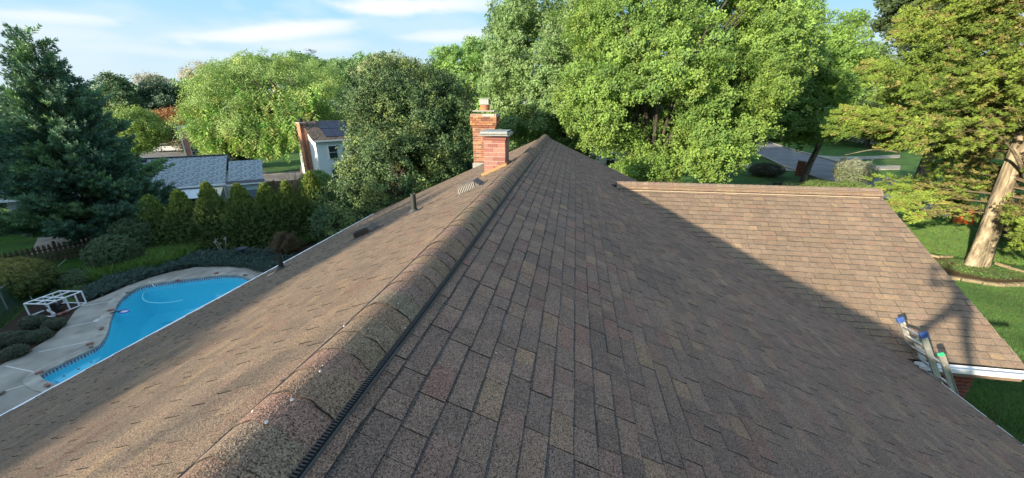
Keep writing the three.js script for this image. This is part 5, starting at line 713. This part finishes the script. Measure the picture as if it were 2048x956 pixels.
{ const b = at(1850, 330, 30); b.y = 1.5; const e = EL(b); tree('dark_tree', 'dark green leafy tree top above the yellowing conifer', b, { seed: 340, ells: [e(1840, 20, 30, 55, 50, 3.5), e(1890, 60, 30, 60, 60, 4), e(1860, -40, 30, 70, 50, 4)], clumps: 170, per: 18, cr: 1, inner: .5, gap: .22, size: .8, sprig: 'broad', c1: [.05, .1, .03], c2: [.09, .15, .04], trunkH: 8, trunkR: .35 }); }
[[1720, 330, 62, [[1715, 130, 46, 40], [1740, 190, 55, 60], [1690, 210, 50, 40]], 'green tree in the gap between the street tree and the conifer', [.1, .19, .04], [.17, .26, .06]], [1560, 300, 70, [[1560, 230, 60, 36], [1500, 245, 50, 30], [1620, 250, 50, 26]], 'dark green trees across the street behind the maple', [.05, .1, .03], [.09, .15, .04]], [1800, 320, 58, [[1780, 235, 80, 40], [1850, 250, 60, 40]], 'green tree across the street behind the conifer', [.06, .12, .03], [.1, .17, .04]], [1440, 320, 60, [[1440, 200, 90, 60], [1350, 230, 70, 50]], 'dark tree behind the centre of the maple', [.04, .085, .025], [.07, .12, .035]], [1250, 300, 66, [[1240, 180, 90, 70], [1180, 120, 70, 60]], 'green tree between the maple and the soft green tree', [.08, .15, .04], [.13, .2, .06]]].forEach(([x, y, d, lobes, lab, c1, c2], i) => { const b = at(x, y, d); b.y = 1.5; const e = EL(b); tree('leafy_tree', lab, b, { seed: 350 + i, ells: lobes.map(([px, py, rx, ry]) => e(px, py, d, rx, ry)), clumps: 110, per: 14, cr: 1.4, inner: .45, gap: .22, size: 1.5, sprig: 'small', c1, c2, trunkH: 4, trunkR: .35, nl: 8 }); });
// trees beyond the left edge whose shade lies on the yard
[[-27, 12, 6], [-34, 13.5, 6.2], [-20, 13.6, 5], [-13, 15.8, 5.2], [-5.5, 16.0, 5], [.4, 15.3, 5], [-41, 14, 6]].forEach(([k, top, r], i) => {
  const b = V3(-.698 * 35 + .716 * k, -1, .716 * 35 + .698 * k), h = top + 1; tree('shade_tree', ['tall leafy tree left of the yard shading the hedge', 'tall leafy tree left of the yard shading the conifer', 'tall leafy tree behind the yard shading the pool', 'tall leafy tree behind the yard shading the far eave', 'tall leafy tree behind the yard shading the near eave', 'tall leafy tree behind the house shading the nearest eave', 'tall leafy tree left of the yard shading the grey roof', 'tall leafy tree farthest left shading the neighbour'][i], b, { seed: 370 + i, ells: [[0, h - r * .85, 0, r, r * .85, r], [r * .4, h * .5, r * .2, r * .85, h * .28, r * .85], [-r * .4, h * .5, -r * .2, r * .85, h * .28, r * .85], [0, h * .3, 0, r * .8, h * .2, r * .8]], clumps: 420, per: 12, cr: 1.1, inner: .5, gap: .02, size: 1.5, sprig: 'broad', c1: G.mid1, c2: G.mid2, trunkH: h * .35, trunkR: .35, nl: 10 });
});
// ---------------------------------------------------------------- front yard and street
{
  const Y = 1.5, px = (l, y = Y) => l.map(([a, b]) => xz(onY(a, b, y)));
  struct('road', sheet(px([[1500, 280], [1542, 287], [1586, 302], [1630, 314], [1677, 327], [1760, 350], [1900, 395], [1900, 440], [1740, 388], [1657, 364], [1620, 352], [1595, 343], [1580, 338], [1560, 329], [1525, 312], [1480, 296]]), Y + .05), M.asphalt);
  struct('kerb', slab(px([[1525, 312], [1560, 329], [1580, 338], [1595, 343], [1620, 352], [1657, 364], [1740, 388], [1737, 389.5], [1655, 365], [1618, 353], [1593, 344], [1577, 339], [1557, 330], [1521, 313]]), Y + .17, .2), M.walk);
  struct('kerb', slab(px([[1500, 278.5], [1542, 286], [1587, 300.5], [1631, 312.5], [1678, 325.3], [1677, 327], [1630, 314], [1586, 302], [1542, 287], [1500, 280]]), Y + .18, .2), M.walk);
  struct('pavement', slab(px([[1380, 322], [1471, 327], [1509, 331.5], [1545, 334], [1579, 337.5], [1594, 344.5], [1510, 339], [1471, 336], [1380, 333]]), Y + .1, .1), M.walk);
  struct('driveway', slab(px([[1630, 311.5], [1674, 315], [1740, 314], [1800, 311], [1800, 316], [1740, 319.5], [1690, 321], [1677, 326], [1650, 319.5]]), Y + .12, .1), M.walk);
  struct('pavement', slab(px([[1715, 333], [1800, 333], [1800, 340], [1722, 341]]), Y + .12, .1), M.walk);
  { // brick mailbox pillar
    const b = onY(1602, 351, Y), t = thing('mailbox_pillar', 'brick mailbox pillar at the kerb beside the street tree', 'mailbox', b), h = 1.35, w = .72; obj('core', box(w - .02, h, w - .02, 0, h / 2, 0), M.mortar, t); const root = t; const R = rng(8); for (let y = .07, r = 0; y < h - .05; y += .13, r++) for (const s of [0, 1, 2, 3]) for (let k = 0; k < 3; k++) { const o = obj('brick', new THREE.BoxGeometry(.225, .112, .06), BR.wall[Math.floor(R() * 4)], t); const a = s * Math.PI / 2, off = (k - 1) * .24 + (r % 2 ? .03 : -.03); o.position.set(Math.cos(a) * (w / 2 - .028) - Math.sin(a) * off, y, Math.sin(a) * (w / 2 - .028) + Math.cos(a) * off); o.rotation.y = Math.PI / 2 - a; }
    obj('cap', box(w + .08, .08, w + .08, 0, h + .03, 0, .02), M.concrete, t); obj('door', box(.26, .24, .03, 0, h - .32, w / 2 + .02, .01), M.blackPlastic, t); t.rotation.y = .5; }
  for (const [x, y, k, lab] of [[1486, 328, 1, 'orange traffic cone with white collar under the dark bush'], [1476, 327, .55, 'smaller orange cone beside the tall traffic cone']]) { const b = onY(x, y, Y + .1), t = thing('traffic_cone', lab, 'traffic cone', b), om = std(lin(.62, .1, .025), .55); obj('base', box(.42 * k, .04, .42 * k, 0, .02, 0, .01), om, t); obj('cone', new THREE.LatheGeometry([[.17, .04], [.15, .05], [.09, .45], [.045, .9], [.03, .92], [0, .92]].map(([a, c]) => new THREE.Vector2(a * k, c * k)), 18), om, t); obj('collar', new THREE.LatheGeometry([[.098, .45], [.068, .7]].map(([a, c]) => new THREE.Vector2(a * k, c * k)), 18), std(lin(.7, .7, .68), .4), t); }
  shrub('dark_bush', 'dark evergreen bush behind the traffic cones', onY(1490, 322, Y).add(V3(-.6, 0, -2)), { seed: 400, n: 3000, rx: 2.2, h: 3.4, sprig: 'small', size: .6, c1: [.03, .07, .02], c2: [.06, .11, .03] });
  shrub('grey_bush', 'low greyish bush by the path in the front lawn', onY(1530, 352, Y), { seed: 401, n: 800, rx: 1.5, h: 1.2, sprig: 'fine', size: .42, c1: [.07, .085, .045], c2: [.13, .1, .07] });
  [[1510, 385, 1.3, .9, 'dark juniper left at the foot of the wing ridge'], [1565, 380, 1.3, 1.5, 'dark spiky juniper standing over the wing ridge']].forEach(([x, y, rx, h, lab], i) => { const b = at(x, y, 25); b.y = Y; shrub('juniper_bush', lab, b, { seed: 402 + i, n: 900, rx, h: h + .3, sprig: 'fan2', size: .6, c1: [.02, .05, .018], c2: [.035, .075, .025], mat: LMneedle, rough: .5 }); });
  [[1640, 372, 26, 'yellow green low bush below the street tree'], [1700, 374, 25, 'low light green bush above the wing ridge end']].forEach(([x, y, d, lab], i) => { const b = at(x, y, d); b.y = Y; shrub('low_bush', lab, b, { seed: 405 + i, n: 1300, rx: 1.5, h: at(x, y - 2, d).y - Y + .3, sprig: 'small', size: .36, c1: [.12, .2, .03], c2: [.19, .28, .045] }); });
  { const b = onY(1698, 372, Y); shrub('viburnum', 'loose shrub with white flower heads beside the road', b, { seed: 408, n: 1500, rough: .6, rx: 1.8, h: 2.5, sprig: 'small', size: .4, c1: [.11, .17, .07], c2: [.3, .33, .2], tip: [.42, .44, .34] }); }
  { const b = at(1330, 362, 21); b.y = Y; shrub('leafy_bush', 'yellowish bush at the foot of the maple', b, { seed: 409, n: 1500, rx: 2.4, h: 2.5, sprig: 'small', size: .4, c1: [.1, .14, .035], c2: [.2, .21, .06] }); }
  // white house behind the maple
  { const O = at(1185, 330, 44); O.y = .8; const t = thing('white_house', 'white house glimpsed through the maple leaves behind the roof', 'house', O); obj('wall', box(11, 5, 8, 5.2, 2.5, -4), std(lin(.72, .7, .64), .8), t); const g = []; for (let y = .2; y < 5; y += .22) g.push(box(11.02, .015, 8.03, 5.2, y, -4)); obj('siding', g, std(lin(.62, .6, .55), .8), t); const s = new THREE.Shape([[-4.6, 0], [4.6, 0], [0, 2.2]].map(([x, y]) => new THREE.Vector2(x, y))); obj('roof', new THREE.ExtrudeGeometry(s, { depth: 11.8, bevelEnabled: false }).rotateY(Math.PI / 2).translate(-.7, 5, -4), std(lin(.1, .09, .085), .95, { map: rep(TgrayRoof, .4) }), t); for (const x of [2, 5, 8.5]) { win(t, null, V3(x, 3.6, .01), V3(1, 0, 0), V3(0, 1, 0), .9, 1.3, { mid: 1 }); win(t, null, V3(x, 1.2, .01), V3(1, 0, 0), V3(0, 1, 0), .9, 1.3, { mid: 1 }); } }
  // houses across the street on the right
  { const O = at(1745, 300, 66); O.y = Y; const t = thing('white_house', 'pale house across the street glimpsed through the yellowing conifer', 'house', O); obj('wall', box(12, 4.6, 8, 5, 2.3, -4), std(lin(.66, .66, .64), .8), t); const s = new THREE.Shape([[-4.6, 0], [4.6, 0], [0, 2.2]].map(([x, y]) => new THREE.Vector2(x, y))); obj('roof', new THREE.ExtrudeGeometry(s, { depth: 12.8, bevelEnabled: false }).rotateY(Math.PI / 2).translate(-1.4, 4.6, -4), std(lin(.12, .11, .1), .95, { map: rep(TgrayRoof, .4) }), t); for (const x of [1.5, 5, 8.5]) win(t, null, V3(x, 2.2, .01), V3(1, 0, 0), V3(0, 1, 0), 1, 1.3, { mid: 1 }); }
  // stone edging of the tree bed
  const edging = (l, w, h, lab, seed) => { const R = rng(seed), c = new THREE.CatmullRomCurve3(l.map(([a, b]) => onY(a, b, Y + .02))), L = c.getLength(), n = Math.round(L / .52), t = thing('stone_edging', lab, 'edging', c.getPoint(0)); for (let i = 0; i < n; i++) { const p = c.getPointAt((i + .5) / n), d = c.getTangentAt((i + .5) / n), g = new RoundedBoxGeometry(L / n - .02, h, w * (.9 + .2 * R()), 1, .025); const o = obj('stone', g, stoneM[Math.floor(R() * 3)], t); o.position.copy(p).sub(t.position).add(V3(0, h * .4, 0)); o.rotation.set((R() - .5) * .1, Math.atan2(-d.z, d.x) + (R() - .5) * .06, (R() - .5) * .06); } };
  const stoneM = [[.5, .43, .28], [.44, .38, .25], [.56, .49, .34]].map(([r, g, b]) => std(lin(r, g, b), .9, { map: rep(Tcon, 1), bumpMap: rep(Tcon, 2), bumpScale: .01 }));
  edging([[1880, 553], [1905, 559], [1945, 566], [1985, 572], [2030, 573], [2090, 566]], .2, .16, 'curved pale stone edging below the big conifer trunk', 1);
  edging([[1845, 508], [1870, 514], [1905, 515]], .12, .1, 'short thin stone edging left of the conifer trunk', 2);
  edging([[1990, 528], [2020, 538], [2048, 546], [2090, 552]], .14, .12, 'stone edging line right of the conifer trunk', 3);
  struct('planting_bed', sheet(px([[1845, 512], [1905, 518], [1960, 535], [2060, 550], [2090, 566], [2030, 573], [1985, 571], [1940, 565], [1880, 552]], Y + .03), Y + .03), std(lin(.2, .16, .07), .98, { map: rep(Tmulch, .6) }));
  // lawn blades near the house and leafy plants in the bed
  const scat = (name, label, cat, poly, n, sp, s, c1, c2, seed, up) => { const R = rng(seed), L = new Leaves(), xs = poly.map((p) => p[0]), zs = poly.map((p) => p[1]), x0 = Math.min(...xs), x1 = Math.max(...xs), z0 = Math.min(...zs), z1 = Math.max(...zs); for (let i = 0, k = 0; i < n && k < n * 10; k++) { const x = lerp(x0, x1, R()), z = lerp(z0, z1, R()); if (!inPoly(poly, x, z)) continue; i++; const m = fbm(x * .7 + 70, z * .7 + 70, 9999, seed, 3), c = mix3(c1, c2, clamp(m * 1.6 - .3)).map((q) => q * (.7 + .6 * R())); L.facing(V3(x, GY(x, z), z), V3((R() - .5) * .5, 1, (R() - .5) * .5).normalize(), s * (.6 + .8 * R()), c, R); } tag(L.mesh(name, SP[sp], LM, scene), label, cat, null, 'stuff'); };
  scat('grass', 'mown green lawn beside the wing of the house', 'grass', px([[1900, 562], [2100, 580], [2140, 960], [1900, 960], [1840, 700], [1840, 540]]), 24000, 'blade', .11, [.07, .17, .03], [.13, .26, .05], 420);
  scat('grass', 'sunny lawn round the big conifer trunk', 'grass', px([[1760, 440], [1850, 430], [2100, 470], [2140, 545], [1990, 525], [1845, 505]]), 9000, 'blade', .14, [.1, .21, .035], [.17, .3, .05], 421);
  scat('bed_plants', 'green leafy plants round the foot of the conifer trunk', 'plants', px([[1860, 525], [1905, 520], [1960, 532], [2060, 548], [2060, 560], [1985, 560], [1920, 548]]), 700, 'small', .34, [.08, .17, .03], [.15, .25, .045], 422);
  // works gear beyond the trunk
  { const b = onY(2010, 462, Y), t = thing('dump_trailer', 'dark blue panelled trailer bed seen right of the pale trunk', 'trailer', b), bl = std(lin(.07, .1, .16), .5, { map: rep(Tnoise, .8) }); t.rotation.y = -.75; obj('side_panel', box(2.3, 1.15, .05, 1.1, .95, 0), bl, t); for (let i = 0; i < 5; i++) obj('rib', box(.06, 1.15, .06, .05 + i * .53, .95, .05), bl, t); obj('far_panel', box(2.3, 1.15, .05, 1.1, .95, -1.6), bl, t); obj('tailboard', box(.05, 1.15, 1.55, -.03, .95, -.8), std(lin(.25, .03, .02), .6), t); obj('bed_floor', box(2.3, .06, 1.55, 1.1, .4, -.8), M.darkMetal, t); obj('frame', box(2.9, .12, .12, 1.3, .3, .02), M.darkMetal, t); for (const x of [.7, 1.5]) { const w = obj('wheel', new THREE.TorusGeometry(.22, .09, 8, 18).translate(x, .3, .16), M.blackPlastic, t); obj('rim', new THREE.CylinderGeometry(.16, .16, .1, 12).rotateX(Math.PI / 2).translate(x, .3, .16), M.galv, w); } }
  { const b = onY(2052, 470, Y), t = thing('mini_excavator', 'yellow digging machine cut by the right edge of the photo', 'excavator', b), ye = std(lin(.5, .3, .02), .5, { map: rep(Tnoise, 1) }); t.rotation.y = -.6; obj('body', [box(1.5, .7, 1.2, .6, 1.0, -.4, .12), box(.9, .5, 1.1, .2, 1.5, -.4, .1)], ye, t); obj('cab', [box(.06, 1.2, .06, 1.2, 1.9, .1), box(.06, 1.2, .06, 1.2, 1.9, -.9), box(.06, 1.2, .06, .4, 1.9, .1), box(1.0, .08, 1.2, .8, 2.5, -.4, .03)], M.blackPlastic, t); obj('boom', [beam(V3(1.4, 1.2, -.4), V3(2.6, 2.4, -.4), .22, .26), beam(V3(2.6, 2.4, -.4), V3(3.4, 1.3, -.4), .18, .2)], ye, t); for (const z of [.15, -.95]) { const s = new THREE.Shape(); s.absarc(-.3, .28, .26, Math.PI / 2, -Math.PI / 2, false); s.absarc(1.5, .28, .26, -Math.PI / 2, Math.PI / 2, false); obj('track', new THREE.ExtrudeGeometry(s, { depth: .28, bevelEnabled: true, bevelSize: .02, bevelThickness: .02, bevelSegments: 1 }).translate(0, 0, z - .14), M.blackPlastic, t); } }
  { const a = onY(2003, 476, Y), c = onY(2075, 500, Y), t = thing('timber_wall', 'low dark timber edge with rubble under the trailer', 'retaining wall', a); for (let i = 0; i < 2; i++) wobj('timber', beam(a.clone().add(V3(0, .12 + i * .2, 0)), c.clone().add(V3(.0, .12 + i * .2, 0)), .2, .18), M.barkDark, t); const R = rng(3), g = []; for (let i = 0; i < 60; i++) { const p = a.clone().lerp(c, R()).add(V3((R() - .2) * .2, .05, .25 + R() * .5)); g.push(new THREE.DodecahedronGeometry(.05 + .07 * R(), 0).scale(1, .6, 1).rotateY(R() * 6).translate(p.x, p.y, p.z)); } const o = wobj('rubble', g, M.mulch, t); o.userData.kind = 'stuff'; }
  { const a = onY(1902, 446, Y), c = onY(1946, 452, Y), t = thing('safety_netting', 'orange safety netting glimpsed through the low conifer boughs', 'netting', a), om = std(lin(.75, .16, .03), .6), d = c.clone().sub(a), g = []; for (let i = 0; i <= 22; i++) { const p = a.clone().addScaledVector(d, i / 22); g.push(box(.03, .9, .012, p.x, p.y + .5, p.z)); } for (let k = 0; k < 10; k++) g.push(beam(a.clone().add(V3(0, .08 + k * .095, .01)), c.clone().add(V3(0, .08 + k * .095 + .05 * Math.sin(k), .01)), .012, .035)); wobj('net', g, om, t); for (const s of [0, .5, 1]) { const p = a.clone().addScaledVector(d, s); wobj('stake', bar(p.clone(), p.clone().add(V3(0, 1.15, 0)), .02, 6), M.darkMetal, t); } }
}
// ---------------------------------------------------------------- the person whose shadow falls on the wing: one continuous body
{
  const field = (bones, c, half, res) => { // smooth union of tapered capsules, meshed
    const mc = new MarchingCubes(res, new THREE.MeshStandardMaterial(), false, false, 200000); mc.isolation = 0; const k = .035, f = mc.field, hs = res / 2;
    for (let z = 0; z < res; z++) for (let y = 0; y < res; y++) for (let x = 0; x < res; x++) {
      const p = V3((x - hs) / hs * half + c.x, (y - hs) / hs * half + c.y, (z - hs) / hs * half + c.z); let d = 9;
      for (const [a, b, ra, rb] of bones) { const bx = b.x - a.x, by = b.y - a.y, bz = b.z - a.z, l2 = bx * bx + by * by + bz * bz || 1e-9, t = clamp(((p.x - a.x) * bx + (p.y - a.y) * by + (p.z - a.z) * bz) / l2), q = Math.hypot(p.x - a.x - bx * t, p.y - a.y - by * t, p.z - a.z - bz * t) - lerp(ra, rb, t); const h = clamp(.5 + .5 * (d - q) / k); d = lerp(d, q, h) - k * h * (1 - h); }
      f[x + y * res + z * res * res] = -d;
    }
    mc.update(); const n = mc.count, g = new THREE.BufferGeometry(), P = new Float32Array(n * 3); for (let i = 0; i < n; i++) { P[3 * i] = mc.positionArray[3 * i] * half + c.x; P[3 * i + 1] = mc.positionArray[3 * i + 1] * half + c.y; P[3 * i + 2] = mc.positionArray[3 * i + 2] * half + c.z; }
    g.setAttribute('position', new THREE.Float32BufferAttribute(P, 3)); g.setAttribute('normal', new THREE.Float32BufferAttribute(new Float32Array(mc.normalArray.slice(0, n * 3)), 3)); return g;
  };
  // stands astride on the slope just behind the camera, phone held out in both hands
  const f1 = V3(.75, roofY(.75) + .05, .5), f2 = V3(1.62, roofY(1.62) + .05, .62), hip = V3(1.17, 7.36, .66), o = thing('person', 'person in dark work clothes standing on the roof and casting a shadow on the wing', 'person', V3(1.2, roofY(1.2), .6));
  const h1 = hip.clone().add(V3(-.1, 0, 0)), h2 = hip.clone().add(V3(.1, 0, 0)), k1 = f1.clone().lerp(h1, .52).add(V3(-.02, 0, -.04)), k2 = f2.clone().lerp(h2, .52).add(V3(.03, 0, -.04)), ch = V3(1.17, 7.78, .62), nk = V3(1.17, 7.96, .6), hd = V3(1.17, 8.13, .56), s1 = V3(.97, 7.88, .6), s2 = V3(1.37, 7.88, .6), e1 = V3(.88, 7.7, .36), e2 = V3(1.44, 7.7, .36), w1 = V3(.96, 7.86, .16), w2 = V3(1.26, 7.86, .16);
  const S = (a, b, r, q) => [a, b, r, q], body = [S(f1.clone().add(V3(0, .06, .06)), k1, .05, .07), S(k1, h1, .07, .1), S(f2.clone().add(V3(0, .06, .06)), k2, .05, .07), S(k2, h2, .07, .1), S(f1.clone().add(V3(0, .01, .05)), f1.clone().add(V3(0, -.01, -.17)), .05, .04), S(f2.clone().add(V3(0, .01, .05)), f2.clone().add(V3(0, -.01, -.17)), .05, .04), S(h1, h2, .11, .11), S(hip, ch, .135, .15), S(V3(1.08, 7.78, .62), V3(1.26, 7.78, .62), .13, .13), S(s1, s2, .075, .075), S(nk, hd, .058, .06), S(s1, e1, .062, .045), S(e1, w1, .045, .03), S(s2, e2, .062, .045), S(e2, w2, .045, .03)];
  const hand = (w, s) => { const a = [S(w, w.clone().add(V3(s * .005, .07, -.035)), .028, .034)]; for (let i = 0; i < 4; i++) { const b = w.clone().add(V3(-s * .03 + i * s * .02, .09, -.045)), L = [.062, .07, .066, .052][i]; const m = b.clone().add(V3(s * .006, L * .6, -.012)), t = m.clone().add(V3(s * .012, L * .25, .022)); a.push(S(b, m, .0095, .0085), S(m, t, .0085, .0075)); } const tb = w.clone().add(V3(s * .022, .035, -.025)), tm = tb.clone().add(V3(s * .03, .04, .012)); a.push(S(tb, tm, .012, .0095), S(tm, tm.clone().add(V3(0, .035, .006)), .0095, .008)); return a; };
  const head = [S(hd, hd.clone().add(V3(0, .045, -.012)), .085, .088), S(hd.clone().add(V3(0, -.03, -.05)), hd.clone().add(V3(0, -.07, -.062)), .052, .036), S(hd.clone().add(V3(0, .03, -.1)), hd.clone().add(V3(0, -.012, -.118)), .01, .015), S(hd.clone().add(V3(-.025, -.05, -.09)), hd.clone().add(V3(.025, -.05, -.09)), .012, .012), ...[-1, 1].map((s) => S(hd.clone().add(V3(s * .086, .03, 0)), hd.clone().add(V3(s * .088, -.02, .006)), .018, .012)), ...[-1, 1].map((s) => S(hd.clone().add(V3(s * .034, .04, -.088)), hd.clone().add(V3(s * .05, .036, -.076)), .012, .01))];
  const gs = [field([...body], V3(1.2, 7.28, .45), 1.05, 84), field(head, V3(hd.x, hd.y, hd.z - .01), .17, 56), field(hand(w1, 1), w1.clone().add(V3(0, .07, -.03)), .13, 52), field(hand(w2, -1), w2.clone().add(V3(0, .07, -.03)), .13, 52)];
  const g = mergeGeometries(gs), c = [], pa = g.attributes.position; for (let i = 0; i < pa.count; i++) { const y = pa.getY(i), z = pa.getZ(i), x = pa.getX(i), leg = y < 7.42; const skin = (y > 7.99) || (z < .3 && y > 7.6); const shoe = y < roofY(x) + .13; c.push(...(shoe ? [.05, .04, .03] : leg ? [.05, .06, .09] : skin ? [.42, .27, .19] : [.12, .13, .14])); }
  g.setAttribute('color', new THREE.Float32BufferAttribute(c, 3)); wobj('body', g, std(0xffffff, .8, { vertexColors: true }), o);
  wobj('hair', new THREE.SphereGeometry(.1, 20, 12, 0, 6.29, 0, 1.45).rotateX(.35).translate(hd.x, hd.y + .05, hd.z + .012), std(lin(.03, .022, .016), .9), o);
  const ph = thing('phone', 'dark phone held up in both hands by the person on the roof', 'phone', V3(1.11, 7.93, .1)); obj('case', new RoundedBoxGeometry(.165, .078, .009, 3, .004), M.blackPlastic, ph); obj('screen', box(.155, .07, .001, 0, 0, .0052), std(lin(.01, .01, .012), .1), ph);
}
renderer.render(scene, camera);
